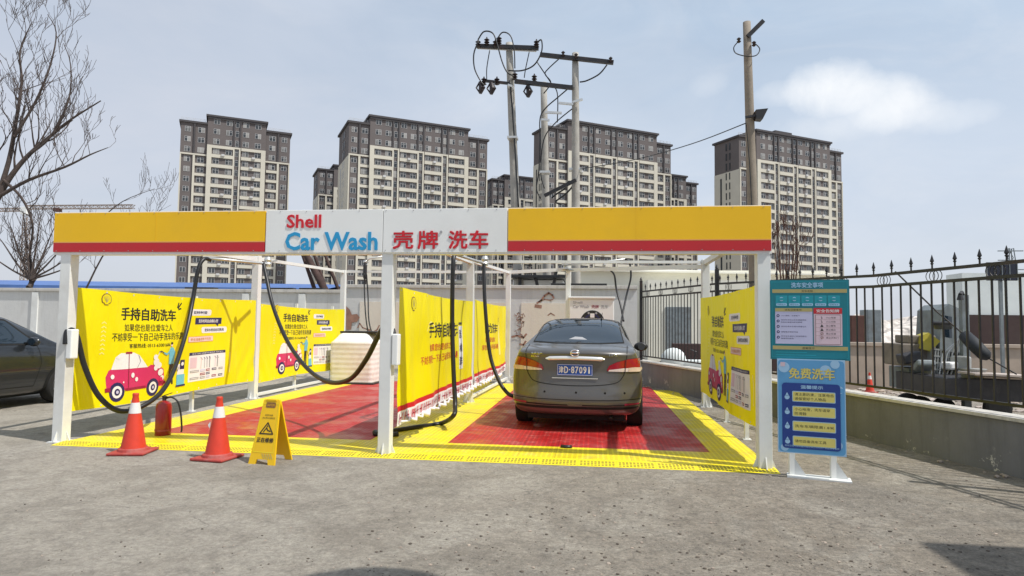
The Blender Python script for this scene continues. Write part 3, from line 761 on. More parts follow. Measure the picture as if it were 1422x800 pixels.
    P.disc(1.845+dx, V(1.085), .028, 'p_pinkwhite', 3, 10); P.poly(b((1.815, 1.09), (1.83, 1.125), (1.87, 1.12), (1.875, 1.09)), 'p_black', 4)
    P.line(b((1.66, .97), (1.60, 1.0), (1.56, .99)), .014, 'p_navy', 4); P.line(b((1.57, .99), (1.53, .92)), .008, 'p_white', 4)
    P.line(b((1.90, .86), (1.98, .72), (2.03, .68), (2.06, .74)), .01, 'p_navy', 3)
    # blue vacuum machine
    P.rect(2.03+dx, V(.60), 2.18+dx, V(.78), 'p_white', 2); P.rect(2.02+dx, V(.46), 2.20+dx, V(.62), 'p_skyblue', 3); P.rect(2.00+dx, V(.44), 2.22+dx, V(.465), 'p_navy', 4)
    P.rect(2.08+dx, V(.70), 2.18+dx, V(.84), 'p_navy', 3); P.disc(2.13+dx, V(.78), .03, 'p_white', 4, 10)
DM = dict(draw=lambda P, L, H, z0: draw_main(P, L, H, z0))
make_banner('advertising_banner', 'bright yellow banner with red cartoon car nearest the left front post', XL-.03, 6.93, 11.18, 1, .33, 1.80, DM, 1)
make_banner('advertising_banner', 'smaller looking yellow banner beside the white tank at the far left', -6.13, 11.36, 15.45, 1, .30, 1.74, dict(draw=lambda P, L, H, z0: draw_main(P, L, H, z0, dx=.02)), 2)
def draw_mid(P, L, H, z0, far=False):
    V = lambda z: z-z0
    # creased, partly folded cloth
    if not far:
        shell_logo(P, .52, V(1.66), .085)
        P.line([(1.12, V(1.34)), (1.2, V(1.42)), (1.4, V(1.46)), (1.55, V(1.40))], .02, 'p_faint', 1)
        P.text('手持自助洗车', 1.25, V(1.245), 3.12, V(1.45), 'p_black', 1, .045)
        P.text('如果您也是位爱车之人', 1.30, V(1.06), 2.65, V(1.16), 'p_red', 1, .012)
        P.text('不妨享受一下自己动手洗车的乐趣', .95, V(.90), 2.98, V(1.01), 'p_red', 1, .012)
        P.line([(3.2, V(1.44)), (3.45, V(1.44))], .04, 'p_black', 1); P.rect(3.2, V(.70), 3.48, V(1.40), 'p_white', 1)
        P.text('泡沫', 3.24, V(1.2), 3.42, V(1.34), 'p_navy', 2, .02); P.text('水枪', 3.24, V(.98), 3.42, V(1.12), 'p_navy', 2, .02); P.text('洗车', 3.24, V(.76), 3.42, V(.9), 'p_navy', 2, .02)
    else:
        P.text('自助洗车', 1.0, V(1.25), 2.55, V(1.45), 'p_black', 1, .045)
        for a, l in ((70, .08), (48, .12), (15, .07)): P.line([(2.6, V(1.5)), (2.6+l*1.4*math.cos(R(a)), V(1.5)+l*math.sin(R(a)))], .03, 'p_black', 1)
        P.text('如果您也是位爱车之人', 1.0, V(1.06), 2.4, V(1.16), 'p_red', 1, .012); P.text('享受自己动手洗车的乐趣', .8, V(.90), 2.7, V(1.01), 'p_red', 1, .012)
        P.rect(2.85, V(.75), 3.1, V(1.42), 'p_faint', 1)
    P.rect(0.0, .15, L, .21, 'p_red', 1)
    P.rect(0.0, .0, L, .151, 'p_white', 1)
    r = random.Random(4 if far else 9); u = .04
    while u < L-.1:
        w = r.uniform(.025, .05)
        if r.random() < .88: P.poly([(u, .025), (u+w*.45, .025), (u+w*.55+.02, .125), (u+.02, .125)], 'p_rose' if r.random() < .4 else 'p_red', 2)
        if r.random() < .5: P.rect(u, .07, u+w, .085, 'p_wine', 3)
        u += w
make_banner('advertising_banner', 'creased yellow banner with a red and white lower hem by the centre front post', XM+.09, 6.98, 11.4, 1, .30, 1.82, dict(draw=lambda P, L, H, z0: draw_mid(P, L, H, z0)), 5, .022)
make_banner('advertising_banner', 'creased yellow banner with red lower hem left of the sedan, farther of two', XM+.09, 11.6, 15.8, 1, .30, 1.86, dict(draw=lambda P, L, H, z0: draw_mid(P, L, H, z0, True)), 6, .022)
make_banner('advertising_banner', 'yellow banner on the right of the frame, turned inward and in shade', 1.80, 7.0, 11.3, -1, .32, 1.90, dict(draw=lambda P, L, H, z0: draw_main(P, L, H, z0, dx=.28), slant=0.0), 8, .014)
# crumpled white film hanging under the centre banner
b = MB(); random.seed(2)
for k in range(26):
    y = 7.05+k*.30; z = .31+random.uniform(-.02, .02)
    b.tube([(XM+.12, y, z), (XM+.14+random.uniform(0, .03), y+.15, z-random.uniform(.01, .06)), (XM+.12, y+.32, z+.0)], random.uniform(.012, .03), 6)
tag(b.build('plastic_wrap', 'p_white', smooth=True), 'crumpled white plastic wrap along the lower hem of the centre banners', 'plastic wrap')

# ================================================================== FLOOR MATS
def sheet_mb(rects, z0=.0, z1=.018):
    b = MB()
    for x0, x1, y0, y1 in rects: b.box(x0, x1, y0, y1, z0, z1)
    return b
ys, ye = 6.92, 15.3
tag(sheet_mb([(-6.0, 1.78, ys, 7.56), (-6.0, -5.42, 7.56, ye), (-2.64, -1.70, 7.56, ye), (1.30, 1.80, 7.56, 14.6)]).build('floor_mat', 'mat_yellow'), 'yellow plastic grating framing both wash bays', 'floor mat')
tag(sheet_mb([(-5.417, -2.643, 7.563, ye)], 0, .017).build('floor_mat', 'mat_red'), 'red plastic grating in the empty left wash bay', 'floor mat')
tag(sheet_mb([(-1.697, 1.297, 7.563, ye)], 0, .017).build('floor_mat', 'mat_red'), 'red plastic grating under the parked sedan', 'floor mat')
# perforated ramp edge, one tile every 0.4 m
rt = MB()
n = 10
def rz(y): return .002+.016*min(1, y/.14)
xs = [0, .012]
slots = []
cw = (.4-.03)/n
for k in range(n): xs += [.015+k*cw+.006, .015+k*cw+cw-.006]
xs += [.388, .4]; xs = sorted(set(round(x, 4) for x in xs))
yv = [0, .03, .055, .075, .10, .12, .145, .165, .19, .21, .26]
idx = {}
for j, y in enumerate(yv):
    for i, x in enumerate(xs): idx[i, j] = len(rt.v); rt.v.append(Vector((x, y, rz(y))))
holes_i = [i for i in range(len(xs)-1) if any(abs(xs[i]-(.015+k*cw+.006)) < 1e-3 for k in range(n))]
for j in range(len(yv)-1):
    for i in range(len(xs)-1):
        f = [idx[i, j], idx[i+1, j], idx[i+1, j+1], idx[i, j+1]]
        hole = i in holes_i and j in (1, 3, 5, 7)
        rt.f.append(f); rt.m.append(1 if hole else 0)
rt.add([(0, 0, 0), (.4, 0, 0), (.4, 0, .002), (0, 0, .002)], [(0, 1, 2, 3)])
M['slot_dark'] = mat('slot_dark', (.13, .10, .02), .8, var=.2)
M['ramp_yellow'] = mat('ramp_yellow', (.88, .72, .008), .45, var=.06, scale=3, dirt=(.5, .42, .15), dirt_amt=.5)
tile0 = rt.build('ramp_tile', ['ramp_yellow', 'slot_dark'])
for k in range(20):
    o = tile0 if k == 0 else tile0.copy()
    if k: COL.objects.link(o)
    o.location = (-6.03+k*.392, 6.655, 0.001); o.rotation_euler = (0, 0, 0); o.scale = (.975, 1, 1)
    tag(o, 'perforated yellow ramp tile in the row along the front of the mats', 'ramp tile', 'yellow ramp tiles along the front edge')
dr = MB(); dr.tube([(-.36, 7.52, .03), (-.30, 7.50, .03), (-.24, 7.51, .03)], .022, 8)
tag(dr.build('rubber_stopper', 'black_rubber', smooth=True), 'small black rubber piece on the yellow mat before the sedan', 'rubber piece')

# ================================================================== CONES, SIGN, EXTINGUISHER
def cone(loc, label, rz_, s=1.0, mats=('cone_orange', 'cone_white', 'cone_base'), tilt=0):
    t = thing('traffic_cone', loc, label, 'traffic cone', None, rz_)
    b = MB(); b.box(-.21, .21, -.21, .21, .004, .035, bev=.012); b.lathe([(.175, .03), (.165, .06), (.15, .07)], (0, 0, 0), 24); b.build('base', mats[2], t, local=True)
    def r(z): return .148-(.148-.028)*z/.70
    b = MB(); b.lathe([(r(.03), .03), (r(.475), .475)], (0, 0, 0), 28); b.lathe([(r(.60), .60), (r(.67), .67), (.035, .685), (.036, .70), (.03, .712), (.018, .712)], (0, 0, 0), 28)
    b.build('body', mats[0], t, smooth=False, local=True, autosmooth=True)
    b = MB(); b.lathe([(r(.475)+.002, .475), (r(.60)+.002, .60)], (0, 0, 0), 28); b.build('reflective_band', mats[1], t, local=True, autosmooth=True)
    t.scale = (s, s, s); return t
cone(atZ(185, 629), 'orange traffic cone with white band in front of the fire extinguisher', R(12), .89)
t = cone(atZ(302, 637), 'orange traffic cone with a scuffed white band beside the yellow floor sign', R(-6), .89)
b = MB(); b.add([(-.06, -.108, .40), (-.035, -.112, .36), (-.05, -.118, .33), (-.02, -.116, .39), (-.03, -.104, .44)], [(0, 1, 2, 3, 4)]); b.build('peeled_sticker', 'p_white', t, local=True)

c = atZ(376, 641)
fs = thing('floor_sign', c, 'yellow folding caution floor sign standing by the mat edge', 'floor sign', None, R(-8))
def sign_leg(sgn, draw):
    mb = MB(); mats = ['sign_yellow']
    # panel leaning: foot at y=-.15*sgn, top at y=0
    def fn(u, v, h):
        tl = R(13); return Vector((u, (-.155+math.sin(tl)*v)*sgn + (-h*math.cos(tl))*sgn, math.cos(tl)*v+h*math.sin(tl)))
    out = [(-.15, 0), (-.075, 0), (-.06, .05), (.06, .05), (.075, 0), (.15, 0), (.125, .25), (.095, .62), (.088, .64), (-.088, .64), (-.095, .62), (-.125, .25)]
    mb.prism(out, -.018, 0, fn)
    P = Print(mb, fn, mats); P.lay = .003
    if draw:
        P.line([(-.115, .12), (.115, .12), (.09, .60), (-.09, .60)], .006, 'ramp_yellow', 1, True)
        P.rect(-.055, .56, .055, .61, 'p_brown', 1, .01); P.text('CAUTION', -.045, .572, .045, .598, 'sign_yellow', 2, .03)
        P.text('REPAIR', -.045, .475, .045, .492, 'p_black', 1, .03); P.text('IN PROGRESS', -.07, .447, .07, .464, 'p_black', 1, .03)
        P.line([(-.075, .30), (.075, .30), (0, .41)], .012, 'p_black', 1, True)
        P.line([(-.035, .318), (-.005, .36), (.01, .335), (.04, .325)], .011, 'p_black', 1); P.disc(.0, .375, .008, 'p_black', 1, 8)
        P.text('正在维修', -.095, .215, .095, .262, 'p_black', 1, .04)
        for k in range(5): P.line([(-.01+k*.024, .105), (.02+k*.024, .06)], .007, 'p_tan', 1)
    mb.build('leg_panel', mats, fs, local=True)
sign_leg(1, True); sign_leg(-1, False)
b = MB(); b.box(-.06, .06, -.02, .02, .605, .63, bev=.006); b.build('hinge', 'sign_yellow', fs, local=True)

ec = atZ(226, 606)
fe = thing('fire_extinguisher', ec, 'dark red fire extinguisher standing on the mat behind the left cone', 'fire extinguisher')
b = MB(); b.lathe([(.085, 0), (.09, .015), (.09, .36), (.082, .40), (.055, .425), (.025, .435)], (0, 0, 0), 24); b.build('cylinder', 'ext_red', fe, local=True, autosmooth=True)
b = MB(); b.lathe([(.094, .07), (.094, .09)], (0, 0, 0), 24); b.build('band', 'cone_base', fe, local=True)
b = MB(); b.lathe([(.022, .43), (.022, .47), (.03, .475), (.03, .49)], (0, 0, 0), 12); b.bar((-.02, 0, .49), (.10, 0, .53), .02, .008); b.bar((-.02, 0, .48), (.09, 0, .48), .02, .008); b.build('valve', 'black_plastic', fe, local=True)
b = MB(); b.tube(smooth_path([(0.02, 0, .46), (.08, .02, .475), (.15, .04, .42), (.19, .05, .28), (.205, .06, .1), (.20, .06, .05)]), .011, 8); b.build('hose', 'black_rubber', fe, local=True, smooth=True)

# ================================================================== NOTICE STAND
st = thing('notice_stand', (1.98, 6.5, 0), 'white stand with a teal safety board above a blue car wash board', 'notice board', None, 0)
def board(name, w, h, th, base, yawd, drawfn, front):
    mb = MB(); mats = [front]; ca, sa = math.cos(R(yawd)), math.sin(R(yawd))
    def fn(u, v, hh): return Vector(base) + Vector((ca*u, sa*u, v)) + Vector((sa, -ca, 0))*hh
    r = .02
    mb.prism([(0, 0), (w, 0), (w, h), (0, h)], -th, 0, fn)
    P = Print(mb, fn, mats); P.lay = .0016; drawfn(P, w, h)
    mb.build(name, mats, st)
def draw_teal(P, w, h):
    P.rect(.015, .02, w-.015, h-.015, 'p_teal_light', 1); P.rect(.02, .025, w-.02, h-.02, 'p_teal', 2)
    P.text('洗车安全事项', .19, h-.075, .47, h-.025, 'p_pale_blue', 3, .03)
    P.rect(.02, h-.125, w-.02, h-.09, 'p_tan', 3); P.text('洗车流程', .28, h-.118, .38, h-.098, 'p_black', 4, .03)
    for k in range(5):
        x = .05+k*.115
        P.rect(x, h-.255, x+.105, h-.15, 'p_teal_light', 3, .008); P.rect(x+.005, h-.25, x+.1, h-.225, 'p_pale_blue', 4, .008); P.disc(x+.052, h-.185, .02, 'p_pale_blue', 4, 12); P.disc(x+.052, h-.185, .012, 'p_teal', 5, 10)
        P.rect(x+.02, h-.195, x+.085, h-.175, 'p_teal_light', 6, .008); P.text(('扫码启动', '高压水枪', '泡沫喷洒', '吸尘清洁', '结束洗车')[k], x+.015, h-.245, x+.09, h-.231, 'p_teal', 5, .02)
    P.rect(.045, .15, .375, h-.275, 'p_lilac', 3); P.rect(.045, h-.305, .375, h-.272, 'p_tan', 4); P.text('洗车注意事项', .13, h-.298, .28, h-.279, 'p_black', 5, .03)
    rows = ['小心滑倒，注意脚下', '请勿将水枪对准车辆破损处|喷射时请保持安全距离', '请勿在洗车区域内停留过久', '请看管好随身物品', '洗车完毕请将工具放回原位|谢谢您的配合']
    y = h-.345
    for r_ in rows:
        P.disc(.07, y, .014, 'p_navy', 4, 12); P.disc(.07, y, .006, 'p_lilac', 5, 8)
        ls = r_.split('|')
        for i, l in enumerate(ls): P.text(l, .095, y-.007+(.011 if len(ls) > 1 else 0)-i*.022, .095+.021*len(l)*.9, y+.007+(.011 if len(ls) > 1 else 0)-i*.022, 'p_navy', 4, .02)
        y -= .052
    P.rect(.385, .14, .63, h-.275, 'p_rose', 3); P.rect(.385, h-.325, .63, h-.270, 'p_red', 4); P.text('安全告知牌', .41, h-.313, .605, h-.283, 'p_white', 5, .03)
    P.rect(.40, .15, .615, h-.335, 'p_brown', 4); P.rect(.403, .153, .612, h-.338, 'p_rose', 5)
    for k, l in enumerate(('小心地滑', '小心水枪', '当心触电', '禁止烟火', '禁止饮酒', '禁止开车门')):
        y = h-.362-k*.038
        P.text(l, .49, y-.009, .49+.021*len(l), y+.009, 'p_black', 6, .03)
        if k in (2, 3): P.poly([(.44, y-.012), (.47, y-.012), (.455, y+.014)], 'p_black', 6)
        elif k < 2: P.line([(.45, y+.01), (.458, y-.005), (.452, y-.012)], .005, 'p_black', 6)
        else: P.disc(.455, y, .013, 'p_brown', 6, 12); P.disc(.455, y, .009, 'p_rose', 7, 10); P.line([(.448, y-.007), (.462, y+.007)], .003, 'p_brown', 8)
        if k < 5: P.line([(.403, y-.019), (.612, y-.019)], .0015, 'p_brown', 6)
    P.rect(.02, .095, w-.02, .13, 'p_tan', 3); P.text('温馨提示', .28, .102, .39, .122, 'p_black', 4, .03)
    P.line([(.05, .07), (.32, .07)], .006, 'p_teal_light', 3); P.line([(.05, .045), (.40, .045)], .006, 'p_teal_light', 3)
def draw_blue(P, w, h):
    P.rect(.008, .008, w-.008, h-.008, 'p_light_blue', 1, .03)
    for a, c_, r_ in ((.06, .82, .05), (.5, .86, .04), (w-.05, .62, .035), (.06, .05, .035), (w-.07, .1, .04), (.42, .8, .05)): P.disc(a, h*c_/.9, r_, 'p_pale_blue', 2, 16)
    P.rect(0.015, h-.30, w-.015, h-.26, 'p_light_blue', 3)
    P.rect(.03, h-.07, .07, h-.03, 'p_rose', 4)
    P.text('免费洗车', .105, h-.185, .495, h-.085, 'p_brown', 3, .075); P.text('免费洗车', .105, h-.183, .495, h-.083, 'p_cream', 4, .03)
    P.rect(.04, .045, w-.045, h-.225, 'p_blue', 5, .03)
    P.text('温馨提示', .205, h-.275, .395, h-.243, 'p_pale_blue', 6, .04)
    rows = [('请注意防滑，注意电击', '请保管好个人物品'), ('小心地滑，洗车请穿', '防滑鞋'), ('洗车车辆限高1.8米',), ('请勿自备洗车工具',)]
    for k, ls in enumerate(rows):
        y1 = h-.30-k*.140; y0 = y1-.10 if len(ls) > 1 else y1-.095
        P.rect(.13, y0, w-.085, y1, 'p_pale_blue', 6, .01); P.rect(.136, y0+.006, w-.091, y1-.006, 'p_cream', 7, .008)
        for i, l in enumerate(ls):
            hh = .028; yc = (y0+y1)/2+(.02 if len(ls) > 1 else 0)-i*.040
            P.text(l, .150, yc-hh/2, .150+.0335*len(l), yc+hh/2, 'p_black', 8, .03)
        cx, cy = .085, (y0+y1)/2-.01
        P.disc(cx, cy, .022, 'p_pale_blue', 6, 14); P.poly([(cx-.018, cy+.01), (cx+.018, cy+.01), (cx, cy+.045)], 'p_pale_blue', 6)
    P.text('洗车过程中如有疑问请咨询工作人员，祝您洗车愉快', .06, .06, w-.06, .078, 'p_pale_blue', 6, .0)
board('safety_board', .695, .765, .03, (1.705, 6.575, 1.115), -11, draw_teal, 'p_teal')
board('car_wash_board', .585, .885, .03, (1.755, 6.54, .235), -15, draw_blue, 'p_pale_blue')
ca, sa = math.cos(R(-15)), math.sin(R(-15))
for u in (.10, .46):
    p = Vector((1.805+ca*u, 6.645+sa*u, 0)); b = MB(); b.bar(p, p+UP*1.8, .05, .04); b.add([p+Vector((.02, -.02, .01)), p+Vector((.12, -.05, .01)), p+Vector((.02, -.02, .17)), p+Vector((.02, .0, .01)), p+Vector((.12, -.03, .01)), p+Vector((.02, .0, .17))], [(0, 1, 2), (3, 5, 4), (0, 3, 4, 1), (1, 4, 5, 2), (0, 2, 5, 3)]); b.build('leg', 'white_paint', st)
b = MB(); p = Vector((1.83, 6.52, 0))
b.add([p, p+Vector((ca*.55, sa*.55, 0)), p+Vector((ca*.55-sa*.18, sa*.55+ca*.18, 0)), p+Vector((-sa*.18, ca*.18, 0))], [(0, 1, 2, 3)])
b.v += [v+UP*.012 for v in b.v[:4]]; b.f += [[4, 5, 6, 7], [0, 1, 5, 4], [1, 2, 6, 5], [2, 3, 7, 6], [3, 0, 4, 7]]; b.m += [0]*5
b.build('base_plate', 'white_paint', st)

# ================================================================== TANK, MACHINE
tk = thing('water_tank', (-5.48, 14.75, 0), 'ribbed white plastic water tank at the back of the left bay', 'water tank')
b = MB(); prof = []
for k in range(41):
    z = .05+k*.0225; prof.append((z, .510+.0022*math.cos(k*math.pi/2.5)))
prof += [(1.0, .46), (1.08, .40), (1.17, .34)]
o_ = 0; ring_ = []
for z, h_ in prof:
    for cx, cy, a0 in ((1, -1, -90), (1, 1, 0), (-1, 1, 90), (-1, -1, 180)):
        for q_ in range(4):
            a = R(a0+30*q_); rr = .09; b.v.append(Vector((cx*(h_-rr)+rr*math.cos(a), cy*(h_-rr)+rr*math.sin(a), z)))
for i in range(len(prof)-1):
    for k in range(16): b.f.append([i*16+k, i*16+(k+1) % 16, (i+1)*16+(k+1) % 16, (i+1)*16+k]); b.m.append(0)
b.f.append(list(range(16))); b.m.append(0); b.f.append([(len(prof)-1)*16+k for k in range(16)]); b.m.append(0)
b.build('tank_body', 'tank_white', tk, local=True, smooth=True)
b = MB(); b.box(-.34, .55, -.34, .34, 1.172, 1.215, bev=.01); b.build('lid', 'black_rubber', tk, local=True)
b = MB(); b.box(-.56, .56, -.56, .56, 0, .048, bev=.01); b.build('pallet', 'black_plastic', tk, local=True)

mc = thing('wash_machine', (-.05, 15.75, 0), 'white self service wash machine with black dial behind the sedan', 'wash machine')
b = MB(); b.box(-.53, .53, -.2, .45, 0, 2.05, bev=.02); b.box(-.56, .56, -.24, .5, 2.05, 2.10, bev=.01); b.build('cabinet', 'white_panel', mc, local=True)
mb = MB(); mats = ['white_panel']; fn = lambda u, v, h: Vector((u, -.202-h, v)); P = Print(mb, fn, mats); P.lay = .002
P.text('Shell', -.44, 1.93, -.22, 1.985, 'p_grey', 1, .02); P.text('Car Wash', -.44, 1.825, -.06, 1.895, 'p_grey', 1, .02); P.text('壳牌', .0, 1.82, .17, 1.90, 'p_wine', 1, .02); P.text('洗车', .22, 1.82, .39, 1.90, 'p_grey', 1, .02)
P.disc(.02, 1.49, .285, 'p_black', 1, 32); P.disc(.02, 1.49, .20, 'p_navy', 2, 28); P.disc(.02, 1.49, .17, 'p_black', 3, 28)
for k in range(8):
    a = R(22+45*k); P.disc(.02+.235*math.cos(a), 1.49+.235*math.sin(a), .026, 'p_grey', 3, 10)
P.rect(-.03, 1.60, .07, 1.70, 'p_white', 4); P.rect(-.35, .7, .35, 1.1, 'p_lilac', 1)
mb.build('front_print', mats, mc, local=True)

# ================================================================== CARS
def lerp(tab, x):
    if x <= tab[0][0]: return tab[0][1]
    for (a, va), (b_, vb) in zip(tab, tab[1:]):
        if x <= b_:
            t = (x-a)/(b_-a); return va+(vb-va)*t
    return tab[-1][1]
def build_car(name, loc, rz_, label, paint, rear=True):
    root = thing(name, loc, label, 'car', None, rz_)
    Lc = 4.65
    top = [(0, 1.045), (.06, 1.085), (.35, 1.125), (.62, 1.15), (1.0, 1.32), (1.38, 1.452), (1.8, 1.505), (2.3, 1.515), (2.8, 1.475), (3.15, 1.33), (3.62, 1.06), (4.1, .95), (4.45, .80), (4.6, .66), (4.65, .6)]
    belt = [(0, .93), (.4, .985), (1.2, .99), (3.4, .93), (4.2, .84), (4.65, .55)]
    bot = [(0, .24), (.5, .20), (4.2, .18), (4.65, .22)]
    wid = [(0, .80), (.15, .83), (.6, .847), (3.6, .847), (4.2, .82), (4.65, .74)]
    nx, ny, nz = 12, 44, 16
    def pt(a, tb, c):
        # a -1..1 across, tb 0..1 length, c 0..1 height
        # non-uniform lengthwise spacing
        y = Lc*(tb - .03*math.sin(2*math.pi*tb))
        zt = lerp(top, y); zb_ = lerp(belt, y); z0 = lerp(bot, y); zb_ = min(zb_, zt-.03)
        cs = .62
        if c <= cs: z = z0+(zb_-z0)*(c/cs)
        else: z = zb_+(zt-zb_)*((c-cs)/(1-cs))
        W = lerp(wid, y)
        if c <= cs:
            k = c/cs
            W *= lerp([(0, .90), (.12, .985), (.35, 1.0), (.62, 1.012), (.85, .995), (1, .955)], k)
        else:
            k = (c-cs)/(1-cs); cabin = max(0, min(1, (zt-zb_-.15)/.25))
            flat = .955-.055*k; cab = .90-.23*k**1.15
            W *= flat*(1-cabin)+cab*cabin if k > .04 else .95
        # crown across the roof / deck
        x = a*W
        if c > cs: z -= .045*(abs(a)**3)*((c-cs)/(1-cs))
        # rounded plan at the tail and the nose
        e = abs(a)
        if y < .8: f = (1-y/.8)**1.5; y2 = y + f*(.20*e**3.2)
        elif y > 3.7: f = ((y-3.7)/(Lc-3.7))**1.5; y2 = y - f*(.42*e**2.6)
        else: y2 = y
        # tail profile: bumper stands out, panel leans forward above it
        if y < .7:
            f = (1-y/.7)**2
            y2 += f*lerp([(.2, .07), (.30, .015), (.44, .0), (.56, .02), (.60, .065), (.80, .085), (.97, .07), (1.03, .05), (1.06, .035), (1.2, .03)], z)
        if y > 3.9: y2 -= ((y-3.9)/(Lc-3.9))**2*lerp([(.2, .08), (.45, .0), (.7, .08), (1, .2)], z)
        return Vector((x, y2, z))
    bm = bmesh.new(); cache = {}
    def V(i, j, k):
        key = (i, j, k)
        if key not in cache: cache[key] = bm.verts.new(pt(-1+2*i/nx, j/ny, k/nz))
        return cache[key]
    def quad(*ks):
        try: bm.faces.new([V(*k) for k in ks])
        except ValueError: pass
    for j in range(ny):
        for i in range(nx):
            quad((i, j, nz), (i+1, j, nz), (i+1, j+1, nz), (i, j+1, nz)); quad((i, j, 0), (i, j+1, 0), (i+1, j+1, 0), (i+1, j, 0))
        for k in range(nz):
            quad((0, j, k), (0, j, k+1), (0, j+1, k+1), (0, j+1, k)); quad((nx, j, k), (nx, j+1, k), (nx, j+1, k+1), (nx, j, k+1))
    for i in range(nx):
        for k in range(nz):
            quad((i, 0, k), (i+1, 0, k), (i+1, 0, k+1), (i, 0, k+1)); quad((i, ny, k), (i, ny, k+1), (i+1, ny, k+1), (i+1, ny, k))
    bmesh.ops.recalc_face_normals(bm, faces=bm.faces[:])
    # smooth the box corners, then subdivide
    for _ in range(2): bmesh.ops.smooth_vert(bm, verts=bm.verts[:], factor=.35, use_axis_x=True, use_axis_y=True, use_axis_z=True)
    tmp = bpy.data.meshes.new('body'); bm.to_mesh(tmp); bm.free()
    o = bpy.data.objects.new('body', tmp); COL.objects.link(o); md = o.modifiers.new('s', 'SUBSURF'); md.levels = 1; md.render_levels = 1
    dg = bpy.context.evaluated_depsgraph_get(); me = bpy.data.meshes.new_from_object(o.evaluated_get(dg), depsgraph=dg)
    bpy.data.objects.remove(o)
    me.name = 'body'; me.materials.append(M[paint]); me.polygons.foreach_set('use_smooth', [True]*len(me.polygons))
    body = bpy.data.objects.new('body', me); COL.objects.link(body); body.parent = root
    bm = bmesh.new(); bm.from_mesh(me); bvh = BVHTree.FromBMesh(bm); bm.free()
    # patches laid on the body by ray casting
    def mk_proj(origin_fn, d):
        def fn(u, v, h):
            o_ = origin_fn(u, v); hit = bvh.ray_cast(o_, d)
            if hit[0] is None: return None
            return hit[0] + hit[1]*h*(1 if hit[1].dot(d) < 0 else -1)
        return fn
    rearp = mk_proj(lambda u, v: Vector((u, -3, v)), Vector((0, 1, 0)))
    dr = Vector((0, .80, -.60)).normalized()
    rightp = mk_proj(lambda u, v: Vector((3, u, v)), Vector((-1, 0, 0))); leftp = mk_proj(lambda u, v: Vector((-3, u, v)), Vector((1, 0, 0)))
    frontp = mk_proj(lambda u, v: Vector((u, 8, v)), Vector((0, -1, 0)))
    topp = mk_proj(lambda u, v: Vector((u, v, 4)), Vector((0, 0, -1)))
    def patch(nm, fn, polys, mats_, parent=root, h=.004, cut=.04, thick=0.0, smooth=True):
        b = MB(); cutter = Print(b, lambda u, v, hh: None, list(mats_), cut=cut)
        for poly, mi, lv in polys:
            bm = bmesh.new(); vs = [bm.verts.new((p[0], p[1], 0)) for p in poly]; bm.faces.new(vs)
            xs_ = [p[0] for p in poly]; zs_ = [p[1] for p in poly]
            for lo, hi, ax in ((min(xs_), max(xs_), 0), (min(zs_), max(zs_), 1)):
                k = math.ceil(lo/cut+1e-6)
                while k*cut < hi-1e-6:
                    bmesh.ops.bisect_plane(bm, geom=bm.verts[:]+bm.edges[:]+bm.faces[:], plane_co=((k*cut, 0, 0) if ax == 0 else (0, k*cut, 0)), plane_no=((1, 0, 0) if ax == 0 else (0, 1, 0)), dist=1e-6); k += 1
            bm.verts.ensure_lookup_table(); bm.verts.index_update()
            ps = [fn(v.co.x, v.co.y, h*lv) for v in bm.verts]
            fs_ = [[v.index for v in f.verts] for f in bm.faces if all(ps[v.index] is not None for v in f.verts)]
            bm.free(); ps = [p if p is not None else Vector((0, 0, 0)) for p in ps]
            used = sorted({i for f in fs_ for i in f}); mp_ = {i: n_ for n_, i in enumerate(used)}
            if used: b.add([ps[i] for i in used], [[mp_[i] for i in f] for f in fs_], mi)
        if not b.v: return None
        if thick:
            pass
        return b.build(nm, list(mats_), parent, smooth=smooth, local=True)
    def ribbon(pts, w):
        out = []; P_ = [Vector(p) for p in pts]
        for a, b_ in zip(P_, P_[1:]):
            d = (b_-a)
            if d.length < 1e-6: continue
            d.normalize(); n_ = Vector((-d.y, d.x))*(w/2); e = d*w*.4
            out.append([tuple(a-e-n_), tuple(b_+e-n_), tuple(b_+e+n_), tuple(a-e+n_)])
        return out
    def arc(pts, k=6): return [tuple(p)[:2] for p in smooth_path([(a, b_, 0) for a, b_ in pts], k)]
    # rear window (seen from behind) with black border
    rw = [(-.60, 1.165), (-.30, 1.152), (.30, 1.152), (.60, 1.165), (.575, 1.25), (.520, 1.44), (.47, 1.468), (.2, 1.482), (-.2, 1.482), (-.47, 1.468), (-.520, 1.44), (-.575, 1.25)]
    patch('rear_window', rearp, [([(x*1.03, 1.3+(z-1.3)*1.07) for x, z in rw], 1, 1), (rw, 0, 2)], ['glass_car', 'gap'], h=.003)
    # boot lid seams
    seam = arc([(-.655, 1.12), (-.645, .98), (-.62, .80), (-.60, .74), (-.52, .66), (-.30, .625), (0, .615), (.30, .625), (.52, .66), (.60, .74), (.62, .80), (.645, .98), (.655, 1.12)])
    patch('boot_seam', rearp, [(p, 0, 1) for p in ribbon(seam, .010)], ['gap'], h=.003)
    seam = arc([(-.72, 1.10), (-.655, 1.12)]); 
    patch('bumper_seam', rearp, [(p, 0, 1) for p in ribbon([(-.82, .455), (-.5, .44), (0, .435), (.5, .44), (.82, .455)], .009)] + [(p, 0, 1) for p in ribbon([(-.81, .385), (-.4, .37), (.4, .37), (.81, .385)], .014)], ['gap'], h=.003)
    patch('bumper_valance', rearp, [([(-.80, .335), (-.60, .32), (.60, .32), (.80, .335), (.79, .36), (.60, .352), (-.60, .352), (-.79, .36)], 0, 1)], ['chrome' if False else 'gap'], h=.003)
